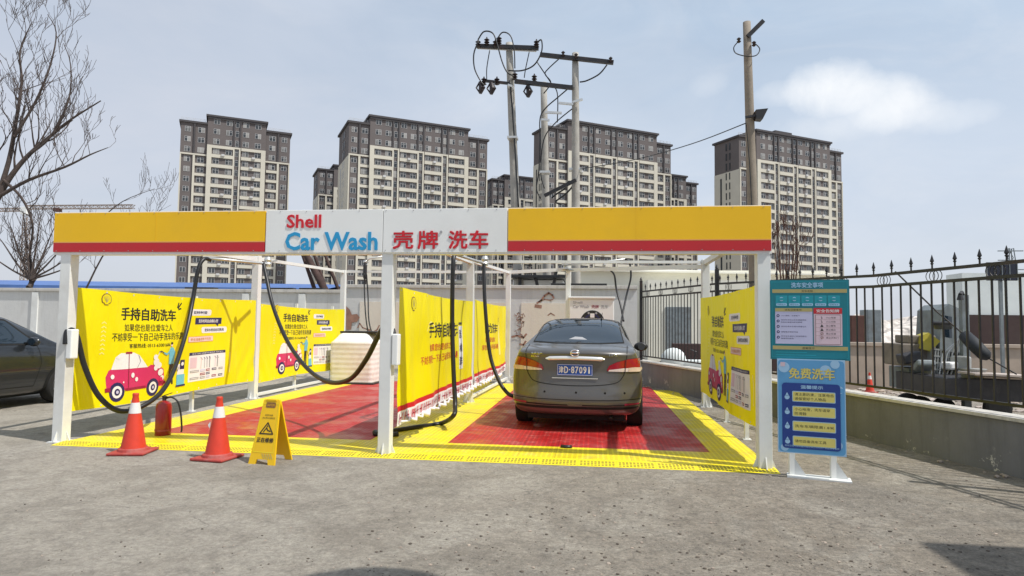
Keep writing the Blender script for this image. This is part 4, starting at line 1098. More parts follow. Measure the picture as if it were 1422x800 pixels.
    for s in (-1, 1):
        tl = [(.415*s, .80), (.40*s, .815), (.425*s, .875), (.52*s, .925), (.66*s, .965), (.76*s, .975), (.83*s, .965), (.85*s, .90), (.845*s, .83), (.80*s, .80), (.6*s, .795)]
        lo = [(.415*s, .805), (.43*s, .825), (.60*s, .845), (.74*s, .850), (.842*s, .850), (.84*s, .825), (.80*s, .805), (.6*s, .80)]
        am = [(.66*s, .80), (.665*s, .850), (.74*s, .856), (.83*s, .852), (.835*s, .825), (.80*s, .80)]
        if s < 0: tl, lo, am = tl[::-1], lo[::-1], am[::-1]
        patch('tail_lamp', rearp, [([(x*1.0+.006*s*0, z) for x, z in tl], 1, 1), ([(x, .885+(z-.885)*.93) for x, z in tl], 0, 2), (lo, 2, 3), (am, 3, 4)] + [(p, 1, 5) for p in ribbon([(.62*s, .79), (.63*s, .96)], .008)], ['lamp_red', 'gap', 'lamp_clear', 'lamp_amber'], h=.004, cut=.03)
    def block(nm, poly, fn, depth, mt, bev=0):
        """solid piece standing proud of the body"""
        b = MB(); n_ = len(poly); base = [fn(u, v, -.005) for u, v in poly]; topv = [fn(u, v, depth) for u, v in poly]
        if any(p is None for p in base+topv): return
        b.add(base+topv, [list(range(n_)), list(range(n_, 2*n_))]+[[i, (i+1) % n_, n_+(i+1) % n_, n_+i] for i in range(n_)]); return b.build(nm, mt, root, local=True)
    if rear:
        yb = rearp(0, .97, 0).y
        b = MB(); pr = []
        N = 16
        for i in range(N+1):
            x = -.375+.75*i/N; y_ = rearp(x, .97, 0).y; zc = .970-.012*abs(x/.375)**2; hh = .027 if abs(x) < .33 else .027*(1-(abs(x)-.33)/.06)
            b.v += [Vector((x, y_, zc+hh)), Vector((x, y_-.022, zc+hh*.9)), Vector((x, y_-.038, zc-hh*.8)), Vector((x, y_, zc-hh))]
            if i:
                o_ = (i-1)*4
                for q_ in range(4): b.f.append([o_+q_, o_+4+q_, o_+4+(q_+1) % 4, o_+(q_+1) % 4]); b.m.append(0)
        b.build('boot_handle', 'bright_trim', root, local=True, smooth=True)
        # number plate
        yp = rearp(0, .82, 0).y
        mb = MB(); mats = ['p_plate']; pf = lambda u, v, h: Vector((u, yp-.018-h, v))
        mb.prism([(-.225, .745), (.225, .745), (.225, .89), (-.225, .89)], -.02, 0, pf)
        P = Print(mb, pf, mats); P.lay = .0015
        P.line([(-.217, .752), (.217, .752), (.217, .883), (-.217, .883)], .004, 'p_white', 1, True)
        P.text('津', -.20, .775, -.145, .86, 'p_white', 1, .03); P.text('D', -.132, .775, -.085, .86, 'p_white', 1, .03)
        P.disc(-.066, .82, .008, 'p_white', 1, 8)
        for k, ch in enumerate('87091'): P.text(ch, -.045+k*.051+(.014 if ch == '1' else 0), .775, -.007+k*.051-(.010 if ch == '1' else 0), .86, 'p_white', 1, .035)
        mb.build('number_plate', mats, root, local=True)
        b = MB(); b.bar((-.29, yp-.012, .71), (.29, yp-.012, .71), .014, .012); b.build('plate_trim', 'chrome', root, local=True)
        patch('plate_recess', rearp, [([(-.30, .725), (.30, .725), (.27, .93), (-.27, .93)], 0, 1)], [paint], h=.002)
        # badge
        yk = rearp(0, 1.04, 0)
        b = MB(); b.tube([(.052*math.cos(2*math.pi*k/24), yk.y-.014, 1.035+.040*math.sin(2*math.pi*k/24)) for k in range(25)], .008, 8); b.bar((-.06, yk.y-.016, 1.035), (.06, yk.y-.016, 1.035), .012, .018, up=UP)
        b.build('badge', 'chrome', root, local=True, smooth=True)
        pf = lambda u, v, h: (rearp(u, v, .004) or Vector((u, 0, v)))
        for tx, u0, v0, u1, v1 in (('东风日产', -.57, 1.005, -.42, 1.035), ('SYLPHY', -.57, .972, -.46, .992), ('1.6XE', .43, 1.0, .53, 1.03)):
            mb = MB(); mats = ['chrome']; P = Print(mb, pf, mats); P.text(tx, u0, v0, u1, v1, 'chrome', 1, 0)
            mb.build('boot_lettering', mats, root, local=True)
        patch('tow_cover', rearp, [([(-.10, .385), (-.07, .355), (.08, .355), (.11, .385), (.09, .425), (-.08, .425)], 0, 1)], [paint], h=.006)
        for s in (-1, 1):
            patch('reflector', rearp, [([(.62*s, .375), (.80*s, .385), (.80*s, .405), (.62*s, .398)][::s], 0, 1)], ['p_wine'], h=.006)
        for x in (-.38, .02, .38, .62):
            p = rearp(x, .53, .002)
            if p: b = MB(); b.lathe([(.014, 0), (.014, -.004)], p, 12, axis='y'); b.build('parking_sensor', 'gap', root, local=True)
        # pale dash reflection painted onto the glass as a grey patch, high brake lamp
        patch('window_sticker', rearp, [([(-.13, 1.195), (.12, 1.19), (.05, 1.225), (-.05, 1.23)], 0, 1)], ['p_grey'], h=.007)
        # headrests as dim shapes on the glass side
        patch('brake_lamp', rearp, [([(-.10, 1.465), (.10, 1.465), (.10, 1.476), (-.10, 1.476)], 0, 1)], ['gap'], h=.008)
    # exhaust
    b = MB(); b.tube([(.45, .16, .20), (.45, .5, .22)], .024, 12); b.build('exhaust_pipe', 'black_metal', root, local=True, smooth=True)
    b = MB(); b.box(-.62, .62, .25, 4.3, .16, .35); b.build('underbody', 'gap', root, local=True)
    # side glass, doors, handles, mirrors
    for s, fn in ((1, rightp), (-1, leftp)):
        wins = [[(1.18, 1.04), (1.98, 1.03), (2.00, 1.405), (1.62, 1.405), (1.30, 1.24)], [(2.06, 1.03), (3.15, 1.01), (3.18, 1.04), (2.75, 1.37), (2.45, 1.40), (2.08, 1.41)]]
        border = [[(1.02, 1.02), (3.26, .985), (3.22, 1.05), (2.78, 1.40), (2.45, 1.43), (1.62, 1.43), (1.24, 1.26)]]
        patch('side_window', fn, [(p, 1, 1) for p in border]+[(p, 0, 2) for p in wins], ['glass_car', 'gap'], h=.004)
        lines = ribbon([(2.03, 1.02), (2.0, .75), (2.02, .36)], .010)+ribbon([(3.2, 1.0), (3.22, .7), (3.1, .34)], .010)+ribbon([(1.10, 1.02), (1.15, .75), (1.02, .62)], .010)+ribbon([(1.3, .34), (3.1, .33)], .012)
        patch('door_seam', fn, [(p, 0, 1) for p in lines], ['gap'], h=.003)
        for y_ in (1.32, 2.22):
            p = fn(y_+.08, .86, 0)
            if p: b = MB(); b.bar(p+Vector((.022*s, -.09, .0)), p+Vector((.022*s, .09, .0)), .025, .028); b.build('door_handle', paint, root, local=True)
        p = fn(3.0, .99, 0)
        if p:
            bm = bmesh.new(); bmesh.ops.create_uvsphere(bm, u_segments=14, v_segments=10, radius=1)
            for v in bm.verts: v.co = Vector((v.co.x*.115, v.co.y*.055, v.co.z*.075))+Vector((p.x+s*.13, p.y, 1.045))
            b = MB(); b.addbm(bm); b.bar(p+Vector((-.02*s, 0, .03)), p+Vector((.10*s, 0, .045)), .05, .03); mr = b.build('mirror', 'black_plastic' if rear else paint, root, local=True, smooth=True)
            b = MB(); b.lathe([(.06, -.057), (.06, -.05)], (p.x+s*.14, p.y, 1.045), 14, axis='y'); b.build('mirror_glass', 'glass_car', root, local=True)
        # wheel openings and wheels
        for wy in (.98, 3.68):
            cir = [(wy+.365*math.cos(R(a)), .30+.365*math.sin(R(a))) for a in range(-20, 201, 10)]
            patch('wheel_arch', fn, [(cir, 0, 1)], ['gap'], h=.005)
            wh = bpy.data.objects.new('wheel', None); COL.objects.link(wh); wh.parent = root; wh.location = (s*.755, wy, .308)
            b = MB(); b.lathe([(.2, -.10*s), (.285, -.10*s), (.303, -.085*s), (.308, -.05*s), (.308, .05*s), (.303, .085*s), (.285, .105*s), (.205, .105*s), (.2, .08*s)], (0, 0, 0), 32, axis='x'); b.build('tyre', 'tyre', wh, local=True, autosmooth=True)
            b = MB(); b.lathe([(.2, -.09*s), (.205, .10*s), (.19, .095*s), (.185, .05*s), (.05, .045*s), (.045, .085*s), (.0, .09*s)], (0, 0, 0), 28, axis='x')
            for k in range(7):
                a = 2*math.pi*k/7; b.bar((.075*s, .04*math.cos(a), .04*math.sin(a)), (.085*s, .195*math.cos(a), .195*math.sin(a)), .035, .03, up=Vector((1, 0, 0)))
            b.build('rim', 'rim', wh, local=True)
    # windscreen, head lamps, grille at the nose
    patch('windscreen', topp, [([(-.62, 3.55), (.62, 3.55), (.56, 3.1), (.50, 2.82), (-.50, 2.82), (-.56, 3.1)], 0, 1)], ['glass_car'], h=.004)
    for s in (-1, 1): patch('headlight', frontp, [([(.42*s, .62), (.74*s, .66), (.72*s, .76), (.5*s, .72)][::s], 0, 1)], ['lamp_clear'], h=.005)
    patch('grille', frontp, [([(-.36, .45), (.36, .45), (.38, .66), (-.38, .66)], 0, 1)], ['gap'], h=.004)
    # aerial
    p = topp(.0, 1.65, 0)
    b = MB(); b.tube([p+Vector((.28, 0, -.01)), p+Vector((.28, -.02, .02))], .012, 8)
    if rear: b.tube([p+Vector((.28, 0, 0)), p+Vector((.30, -.22, .10))], .004, 6); b.build('aerial', 'black_plastic', root, local=True)
    return root
cc = build_car('parked_car', (-.245, 8.55, 0), R(-2.6), 'bronze grey sedan seen from behind, parked in the right wash bay', 'car_silver'); cc.scale = (1.04, 1, 1.015)
build_car('parked_car', (-9.75, 6.40, 0), R(1.5), 'dark grey sedan parked outside the frame at the left edge', 'car_dark', rear=False)

# ================================================================== TOWERS
th = R(31.5); FD = Vector((math.cos(th), math.sin(th), 0)); SD = Vector((-FD.y, FD.x, 0))
winmesh = {}
def window_mesh(w, h, panes=2):
    k = (round(w, 2), round(h, 2), panes)
    if k in winmesh: return winmesh[k]
    b = MB()
    b.box(0, w, -.06, .0, 0, h, 0)
    b.box(.08, w-.08, -.075, -.055, .08, h-.08, 1)
    for i in range(1, panes): b.box(w*i/panes-.05, w*i/panes+.05, -.09, -.05, .0, h, 0)
    b.box(0, w, -.09, -.05, h*.66, h*.66+.07, 0)
    me = bpy.data.meshes.new('window'); me.from_pydata([tuple(v) for v in b.v], [], b.f)
    me.materials.append(M['win_frame']); me.materials.append(M['tower_glass']); me.polygons.foreach_set('material_index', b.m)
    winmesh[k] = me; return me
def tower(label, corner, W, D, c0, c1, Hw, Hc, nbay, group='apartment towers beyond the wall', side=True, thick=14):
    base = Vector((corner[0], corner[1], 0))
    t = thing('apartment_tower', base, label, 'apartment building', group); t.rotation_euler = (0, 0, th)
    FH = 3.0; n = int(Hw/FH); off = Hw-1.0-n*FH
    depth = D or thick
    body = MB(); body.box(0, W, .6, depth, 0, Hw-.6); body.box(c0, c1, 0, depth-1, 0, Hc-.6)
    body.build('brick_walls', 'tower_dark', t, local=True)
    rf = MB(); rf.box(-.5, c0-.003, .1, depth+.5, Hw-.6, Hw); rf.box(c1+.003, W+.5, .1, depth+.5, Hw-.6, Hw)
    rf.box(c0-.5, c1+.5, -.6, depth-.6, Hc-.55, Hc); rf.box(c0+1, c1-1, 0.2, depth-2, Hw-.59, Hc-.56); rf.build('cornice', 'tower_trim', t, local=True)
    rl_ = MB()
    for a, b_ in ((0, c0-.6), (c1+.6, W)):
        for z in (.5, .9): rl_.bar((a, .8, Hw+z), (b_, .8, Hw+z), .06)
        for k in range(5): rl_.bar((a+(b_-a)*k/4, .8, Hw), (a+(b_-a)*k/4, .8, Hw+.9), .06)
    rl_.build('roof_railing', 'win_frame', t, local=True)
    cream = MB(); dark = MB(); wins = []   # (x, y, z, w, h)
    zt_w = off+(n-3)*FH+.25; zt_c = off+(n-2)*FH+.25
    # centre: cream frame with bays
    cw = c1-c0; sw = 1.1; bw = (cw-2.2-(nbay-1)*sw*1.9)/nbay
    def bx(mb, x0, x1, y0, y1, z0, z1): mb.box(x0, x1, y0, y1, z0, z1)
    bx(cream, c0, c0+1.3, -.45, 0-.002, 0, zt_c); bx(cream, c1-1.3, c1, -.45, -.002, 0, zt_c)
    x = c0+1.1; strips = []
    bays = []
    for k in range(nbay):
        bays.append((x, x+bw)); x += bw
        if k < nbay-1: strips.append((x, x+sw*1.9)); x += sw*1.9
    for (a, b_) in strips:
        bx(cream, a, a+.42, -.42, -.002, 0, zt_c); bx(cream, b_-.42, b_, -.42, -.002, 0, zt_c)
        bx(dark, a-.05, a+.35, -.35, -.002, zt_c, Hc-.9); bx(dark, b_-.35, b_+.05, -.35, -.002, zt_c, Hc-.9)
    bx(dark, c0, c1, -.40, -.003, Hc-1.1, Hc-.56)
    for f in range(n+1):
        z = off+f*FH
        for (a, b_) in bays:
            if z+1.0 < zt_c+.3: bx(cream, a+.2, b_, -.40, -.004, z-.55+.1, z+.55)
    for (a, b_) in bays: bx(cream, a+.2, b_, -.40, -.004, zt_c-.85, zt_c)
    for (a, b_) in strips:
        bx(cream, a+.42, b_-.42, -.38, -.005, zt_c-.5, zt_c)
    for f in range(n+ (1 if Hc-Hw > 1.5 else 0)):
        z = off+f*FH
        for (a, b_) in bays:
            ww = 1.7
            wins.append((f, a+.55, -.01, z+.75, ww, 1.55, 2)); wins.append((f, b_-.35-ww, -.01, z+.75, ww, 1.55, 2))
        for (a, b_) in strips: wins.append((f, a+.55, -.01, z+.5, sw*1.9-1.1, 1.9, 1))
    # wings
    for (a, b_, out) in ((0, c0, 1), (c1, W, -1)):
        if b_-a < 3: continue
        mid = a+(b_-a)*.52; 
        oc = (a, mid) if out > 0 else (mid, b_); ic = (mid, b_) if out > 0 else (a, mid)
        bx(cream, a, b_, .15, .6-.002, zt_w-.45, zt_w)
        for xx in ((a, a+.35) if out > 0 else (b_-.35, b_), (mid-.3, mid+.3)): bx(cream, xx[0], xx[1], .18, .598, 0, zt_w-.453)
        bx(dark, mid-.25, mid+.15, .2, .598, zt_w, Hw-.7)
        for f in range(n):
            z = off+f*FH
            if z+2 < zt_w: bx(cream, ic[0]+.31, ic[1]-.01, .22, .597, z-.35, z+.45)
            wins.append((f, (oc[0]+oc[1])/2-.8, .59, z+.75, 1.6, 1.55, 2)); wins.append((f, (ic[0]+ic[1])/2-.85, .59, z+.75, 1.8, 1.55, 2))
    # side face (left): cream below, dark above, slot windows
    if side and D:
        cream2 = MB(); cream2.box(-.12, -.002, .6, D, 0, zt_w-.45)
        cream2.build('side_render', 'tower_cream', t, local=True)
        sl = MB()
        for f in range(n):
            z = off+f*FH
            for y_, w_ in ((D*.55, .5), (D*.42, .5)):
                sl.box(-.16, -.1 if z+3 < zt_w else -.01, y_-w_, y_, z+.4, z+2.5)
        sl.box(-.17, -.121, D*.70, D*.70+.7, 0, zt_w-2); 
        sl.build('stair_window', 'win_glass', t, local=True)
    ac = MB(); ra = random.Random(int(W*7))
    for f in range(n):
        z = off+f*FH
        for (a, b_) in bays:
            if ra.random() < .55 and z+1 < zt_c: xx = a+(b_-a)*.5+ra.uniform(-.5, .4); ac.box(xx, xx+.9, -.75, -.42, z+.12, z+.72)
    ac.build('air_conditioner', 'win_frame', t, local=True)['kind'] = 'stuff'
    cream.build('cream_frame', 'tower_cream', t, local=True); dark.build('dark_trim', 'tower_trim', t, local=True)
    wins.sort(key=lambda w_: -w_[0])
    rest = MB()
    for i, (f, x, y, z, w_, h_, pn) in enumerate(wins):
        if i < 100:
            o = bpy.data.objects.new('window', window_mesh(w_, h_, pn)); COL.objects.link(o); o.parent = t; o.location = (x, y, z)
        else:
            rest.box(x, x+w_, y-.06, y, z, z+h_, 0); rest.box(x+.08, x+w_-.08, y-.075, y-.055, z+.08, z+h_-.08, 1)
            for q_ in range(1, pn): rest.box(x+w_*q_/pn-.05, x+w_*q_/pn+.05, y-.09, y-.05, z, z+h_, 0)
    if rest.v: tag(rest.build('window', ['win_frame', 'win_glass'], t, local=True), kind='stuff')
    return t
tower('leftmost tall apartment tower, standing alone above the yellow header', (-121.28, 174.77), 30.8, None, 7.2, 23.6, 60.8, 63.2, 2, side=False)
tower('wide apartment tower rising behind the white header panel', (-70.71, 178.12), 43.5, 17.4, 6.0, 36.8, 60.2, 62.6, 4)
tower('wide apartment tower partly crossed by the concrete power poles', (-13.61, 185.3), 44.7, 8.8, 6.8, 38.8, 59.4, 62.0, 4)
tw4 = tower('rightmost apartment tower, behind the single brown pole', (42.72, 195.37), 43.1, 11.0, 6.2, 37.2, 58.2, 60.6, 4)
b = MB(); b.box(16, 23, 2, 8, 60.6, 62.2); b.build('lift_room', 'tower_trim', tw4, local=True)
tower('narrow distant tower peeking out left of the wide second tower', (-101.6, 227.24), 16, 14, 5.5, 12, 58.6, 60.5, 1, side=True)
tower('distant tower in the gap left of the power poles', (-37.31, 235.32), 24, 7, 4.7, 19, 55.6, 57.4, 2, side=True)
tower('small distant tower showing right of the third wide tower', (10.0, 227.5), 33.0, None, 18, 27.5, 54.6, 56.6, 2, side=False)

# ================================================================== BACKGROUND BUILDINGS
t = thing('blue_roof_building', (-30, 40, 0), 'long low building with a blue metal roof behind the left wall', 'building')
p0 = atY(-60, 377, 40); p1 = atY(444, 388.5, 43.5)
b = MB(); a = Vector((p0.x, p0.y, 0)); c_ = Vector((p1.x, p1.y, 0)); dd = (c_-a).normalized(); nn = Vector((-dd.y, dd.x, 0))
b.add([a, c_, c_+nn*12, a+nn*12, a+UP*3.7, c_+UP*3.7, c_+nn*12+UP*3.7, a+nn*12+UP*3.7], [(0, 1, 5, 4), (1, 2, 6, 5), (2, 3, 7, 6), (3, 0, 4, 7)]); b.build('wall', 'pale_green', t)
b = MB(); e = dd*.8
b.add([a-e-nn*.8+UP*3.72, c_+e-nn*.8+UP*3.72, c_+e+nn*5+UP*4.35, a-e+nn*5+UP*4.35, c_+e+nn*12+UP*3.7, a-e+nn*12+UP*3.7,
       a-e-nn*.8+UP*3.5, c_+e-nn*.8+UP*3.5], [(0, 1, 2, 3), (3, 2, 4, 5), (0, 1, 7, 6)]); b.build('roof', 'blue_roof', t)
for k in range(14):
    p = a+dd*(2+k*2.2)-nn*.05; w = MB(); w.bar(p, p+UP*3.5, .12); w.build('pillar', 'cart_grey', t)
t = thing('white_shed', (3, 30, 0), 'low cream building seen above the back wall on the right', 'building')
b = MB(); b.box(-.7, 10.2, 30, 34, 0, 3.95); b.build('wall', 'cream_wall', t)
b = MB(); b.add([(-1.1, 29.6, 3.9), (10.6, 29.6, 3.7), (10.6, 35, 4.3), (-1.1, 35, 4.5), (-1.1, 29.6, 3.97), (10.6, 29.6, 3.77)], [(0, 1, 2, 3), (0, 1, 5, 4), (4, 5, 2, 3)]); b.build('roof', 'cream_wall', t)
# parked truck / awning with struts behind the wall
t = thing('site_trailer', (-1.5, 21, 0), 'white trailer with dark slanted struts behind the back wall', 'trailer')
b = MB(); x0 = atY(712, 392, 22).x; x1 = atY(782, 392, 22).x; b.box(x0, x1, 22, 24.5, .5, 2.95, bev=.03); b.build('box', 'white_panel', t)
b = MB(); zz = atY(745, 371, 21.9).z; b.box(x0, x1+.1, 21.2, 24.6, 2.96, 3.05, bev=.01); b.build('roof', 'black_metal', t)
for xa, xb in ((722, 722), (741, 747), (773, 768)):
    p, q2 = atY(xa, 374, 21.4), atY(xb, 400, 21.4); b = MB(); b.bar(p, q2, .1); b.build('strut', 'black_metal', t)
for s in (0, 1):
    b = MB(); b.lathe([(.4, -.15), (.42, -.1), (.42, .1), (.4, .15)], (x0+.6+s*1.0, 22.3, .42), 20, axis='y'); b.build('wheel', 'tyre', t)
# pale building behind the fence
t = thing('white_building', (5, 24, 0), 'white walled building behind the iron fence beside the yellow banner', 'building')
b = MB(); b.box(2.2, 7.0, 27, 31, 0, 3.3); b.build('wall', 'cream_wall', t)
b = MB(); b.box(2.9, 3.9, 26.95, 27.1, .3, 2.2); b.build('door', 'cart_grey', t)
b = MB(); b.box(4.4, 5.6, 26.95, 27.1, 1.0, 1.9); b.build('window', 'win_glass', t)
t = MB(); t.box(2.6, 6.6, 22.0, 22.4, 0, .85, bev=.02); tag(t.build('garden_wall', 'dark_wall'), 'low dark wall behind the iron fence near the sedan mirror', 'wall')

# ---- yard beyond the fence
t = MB(); t.box(5.2, 14, 16.2, 16.6, 0, 1.02); t.box(5.15, 14, 16.15, 16.65, 1.02, 1.09); tag(t.build('barrier_wall', 'yard_concrete'), 'tan concrete barrier wall across the yard beyond the fence', 'wall')
b = MB()
NX, NY = 46, 20; random.seed(11); hts = {}
for j in range(NY+1):
    for i in range(NX+1):
        x = 5+i*1.0; y = 26+j*1.2; e = math.sin(math.pi*j/NY)
        hts[i, j] = len(b.v); b.v.append(Vector((x+random.uniform(-.3, .3), y+random.uniform(-.3, .3), .02+e*(1.7+random.uniform(-.6, .8)))))
for j in range(NY):
    for i in range(NX): b.f.append([hts[i, j], hts[i+1, j], hts[i+1, j+1], hts[i, j+1]]); b.m.append(0)
tag(b.build('rubble_mound', 'rubble'), 'pale broken rubble heaped far across the yard', 'rubble', kind='stuff')
t = thing('warehouse', (20, 30, 0), 'long warehouse with pale upper sheets over a dark brick base, at right', 'building')
wa = atY(1340, 483, 20); b = MB(); b.box(wa.x, wa.x+14, 20, 20.9, 0, 1.85); b.build('brick_base', 'dark_wall', t)
b = MB()
for k in range(9): b.box(wa.x+.0+k*1.2, wa.x+1.17+k*1.2, 20.05+.01*(k % 2), 20.9, 1.853, 3.05+.03*(k % 3)); 
b.build('upper_sheets', 'pale_sheet', t)
t = MB(); p = atY(1190, 470, 19); t.box(p.x-.18, p.x+.18, 18.9, 19.5, 1.0, 1.78, bev=.02); tag(t.build('rusty_crate', 'rust_block'), 'rusty brown crate behind the tan barrier wall', 'crate')
t = MB(); p = atY(1215, 470, 21); t.box(p.x-.2, p.x+.2, 21, 21.6, .0, 2.0, bev=.02); tag(t.build('grey_cabinet', 'cart_grey'), 'upright grey cabinet beyond the tan barrier wall', 'cabinet')
cone(atZ(1208, 545), 'faded orange cone on the yard ground beyond the fence', 0, .62)
# cargo tricycle and its load
def zat(x, y, Y): return atY(x, y, Y)
T0 = atZ(1290, 560); TY = 11.2
tri = thing('cargo_tricycle', (T0.x, TY, 0), 'worn cargo tricycle with a dark bed parked beyond the fence', 'tricycle')
def bq(mb, xa, xb, ya_, yb_, Y, dy=.8, mi=0, bev=.01):
    p = zat(xa, yb_, Y); q_ = zat(xb, ya_, Y); mb.box(p.x, q_.x, Y, Y+dy, max(p.z, .0), q_.z, mi, bev)
b = MB(); bq(b, 1312, 1440, 528, 556, TY-1.2, 1.5); b.build('cargo_bed', 'cart_dark', tri)
b = MB(); bq(b, 1262, 1306, 512, 542, TY, .7); b.build('engine_box', 'cart_grey', tri)
b = MB(); p = zat(1318, 470, TY)
b.add([zat(1303, 520, TY), zat(1336, 520, TY), zat(1340, 432, TY+.1), zat(1318, 422, TY+.1), zat(1308, 430, TY+.1)]+[v+Vector((0, .8, 0)) for v in [zat(1303, 520, TY), zat(1336, 520, TY), zat(1340, 432, TY), zat(1318, 422, TY), zat(1308, 430, TY)]],
      [(0, 1, 2, 3, 4), (9, 8, 7, 6, 5), (0, 1, 6, 5), (1, 2, 7, 6), (2, 3, 8, 7), (3, 4, 9, 8), (4, 0, 5, 9)]); b.build('cab', 'cart_grey', tri)
b = MB(); b.add([zat(1311, 468, TY-.02), zat(1322, 470, TY-.02), zat(1322, 440, TY-.0), zat(1312, 438, TY-.0)], [(0, 1, 2, 3)]); b.build('cab_window', 'glass_car', tri)
for x, y, r in ((1261, 545, .20), (1278, 553, .18), (1310, 557, .17), (1385, 562, .2)):
    p = zat(x, y, TY-.05); p.z = r; b = MB(); b.lathe([(r*.75, -.05), (r, -.04), (r, .04), (r*.75, .05)], p, 20, axis='y'); b.lathe([(r*.5, -.045), (r*.5, .045)], p, 12, axis='y'); b.build('wheel', 'tyre', tri)
b = MB(); bq(b, 1250, 1300, 478, 508, TY-.1, .6, bev=.02); tag(b.build('cardboard_box', 'cardboard'), 'large flat brown carton on the front of the tricycle', 'carton')
b = MB(); bq(b, 1262, 1300, 466, 477, TY, .5, bev=.02); tag(b.build('cardboard_box', 'cardboard'), 'smaller dark carton stacked on the brown carton', 'carton')
b = MB(); b.add([zat(1278, 484, TY-.2), zat(1292, 488, TY-.2), zat(1306, 474, TY-.2), zat(1290, 462, TY-.15), zat(1280, 466, TY-.15)]+[v+Vector((0, .2, 0)) for v in [zat(1278, 484, TY), zat(1292, 488, TY), zat(1306, 474, TY), zat(1290, 462, TY), zat(1280, 466, TY)]],
      [(0, 1, 2, 3, 4), (9, 8, 7, 6, 5), (0, 1, 6, 5), (1, 2, 7, 6), (2, 3, 8, 7), (3, 4, 9, 8), (4, 0, 5, 9)]); tag(b.build('yellow_bag', 'tarp_yellow'), 'bright yellow bag wedged among the tricycle load', 'bag')
def crate(x0, y0, x1, y1, Y, label, tilt):
    b = MB(); p = zat(x0, y1, Y); q_ = zat(x1, y0, Y); w_ = q_.x-p.x; h_ = q_.z-p.z
    for k in range(5): b.box(w_*k/4-.01, w_*k/4+.01, 0, .3, 0, h_)
    for k in range(5): b.box(0, w_, -.004, .304, h_*k/4-.012, h_*k/4+.012)
    o = tag(b.build('plastic_crate', 'crate_grey'), label, 'crate'); o.location = p; o.rotation_euler = (0, tilt, 0)
crate(1294, 485, 1308, 522, TY-.25, 'upright grey slotted crate left of the other on the tricycle', R(4)); crate(1310, 487, 1328, 520, TY-.25, 'upright grey slotted crate next to the lamp pole', R(8))
b = MB(); b.tube([zat(1338, 464, 10.2), zat(1340, 466, 10.2), zat(1352, 478, 10.0), zat(1368, 494, 9.8), zat(1372, 498, 9.8)], [.04, .085, .095, .085, .04], 12)
tag(b.build('parasol_bag', 'bag_cloth', smooth=True), 'long dark bagged parasol slanting over the tricycle', 'parasol bag')
b = MB(); b.tube([zat(1243, 377, 10.4), zat(1300, 432, 10.3), zat(1338, 464, 10.2)], .012, 6); b.tube([zat(1370, 496, 9.8), zat(1412, 520, 9.6)], .01, 6); tag(b.build('parasol_pole', 'black_metal'), 'thin slanting pole running through the dark parasol bag', 'pole')
b = MB()
for k, (xa, xb, y) in enumerate(((1340, 1425, 518), (1352, 1440, 522))):
    p = zat(xa, y, 9.9+k*.2); q_ = zat(xb, y+4, 9.9+k*.2); bb = MB(); bb.bar(p, q_, .5, .025); tag(bb.build('board', 'plank'), ['pale board lying on top of the cargo bed', 'second pale board lying under the first on the cargo bed'][k], 'board')
b = MB(); p = zat(1302, 500, TY-.3)
for k in range(5): b.tube([p+Vector((k*.05, 0, -.35)), p+Vector((.10+k*.07, .05, .1)), p+Vector((.3+k*.02, .05, .28+k*.03))], .012, 6)
tag(b.build('folding_frame', 'steel'), 'bundle of bent steel frame tubes standing up in the tricycle load', 'frame')
b = MB(); b.lathe([(.12, 0), (.16, .28), (.17, .29)], zat(1352, 540, 10.2), 16); tag(b.build('bucket', 'crate_grey', smooth=True), 'grey bucket beside the dark cargo bed', 'bucket')
for k, (x, y, w_, h_, m__, lb) in enumerate(((1268, 497, .3, .16, 'cart_dark', 'dark bin bag shape under the brown carton'), (1330, 508, .26, .12, 'p_white', 'white foam box on the load beside the lamp pole'), (1347, 505, .16, .22, 'crate_grey', 'grey can behind the bagged parasol'), (1322, 452, .35, .06, 'cart_dark', 'dark board lying across the top of the cab load'), (1296, 508, .3, .10, 'cart_grey', 'low grey tray on the tricycle'))):
    p = zat(x, y, TY-.35-.04*k); b = MB(); b.box(-w_/2, w_/2, 0, .25, -h_/2, h_/2, bev=.03); o = b.build('bundle', m__); o.location = p; o.rotation_euler = (0, R(-14+9*k), R(20*k)); tag(o, lb, 'load')
b = MB(); random.seed(31)
for k in range(420):
    x = random.uniform(5.0, 11); y = random.uniform(12.2, 16.1); r = random.uniform(.02, .07)
    bm = bmesh.new(); bmesh.ops.create_icosphere(bm, subdivisions=1, radius=r)
    for v in bm.verts: v.co = Vector((v.co.x*random.uniform(.8, 2.2), v.co.y, v.co.z*.5+r*.2))+Vector((x, y, 0))
    b.addbm(bm, k % 2)
tag(b.build('debris', ['plank', 'yard_concrete']), 'scattered pale debris on the yard ground beyond the fence', 'debris', kind='stuff')
lp = thing('lamp_pole', atZ(1338, 575), 'short grey pole with a small black lamp head beyond the fence', 'lamp pole')
p = zat(1338, 410, 10.9); b = MB(); b.bar((p.x, 10.9, 0), (p.x, 10.9, p.z), .10); b.build('pole', 'cart_grey', lp)
b = MB(); b.tube([(p.x, 10.9, p.z-.02), (p.x-.05, 10.85, p.z+.04), (p.x-.10, 10.8, p.z)], .03, 8); b.lathe([(.03, 0), (.05, -.08)], (p.x-.1, 10.8, p.z), 10); b.build('lamp_head', 'black_plastic', lp)
sp_ = thing('solar_panel', atZ(1391, 560), 'small dark solar panel on a thin pole above the fence', 'solar panel')
p = zat(1391, 377, 13); b = MB(); b.box(p.x-.26, p.x+.26, 12.99, 13.02, p.z-.17, p.z+.17, bev=.004); b.build('panel', 'solar', sp_)
for k in range(5): b = MB(); b.box(p.x-.26+k*.13-.006, p.x-.26+k*.13+.006, 12.98, 12.989, p.z-.165, p.z+.165); b.build('panel_frame', 'cart_grey', sp_)
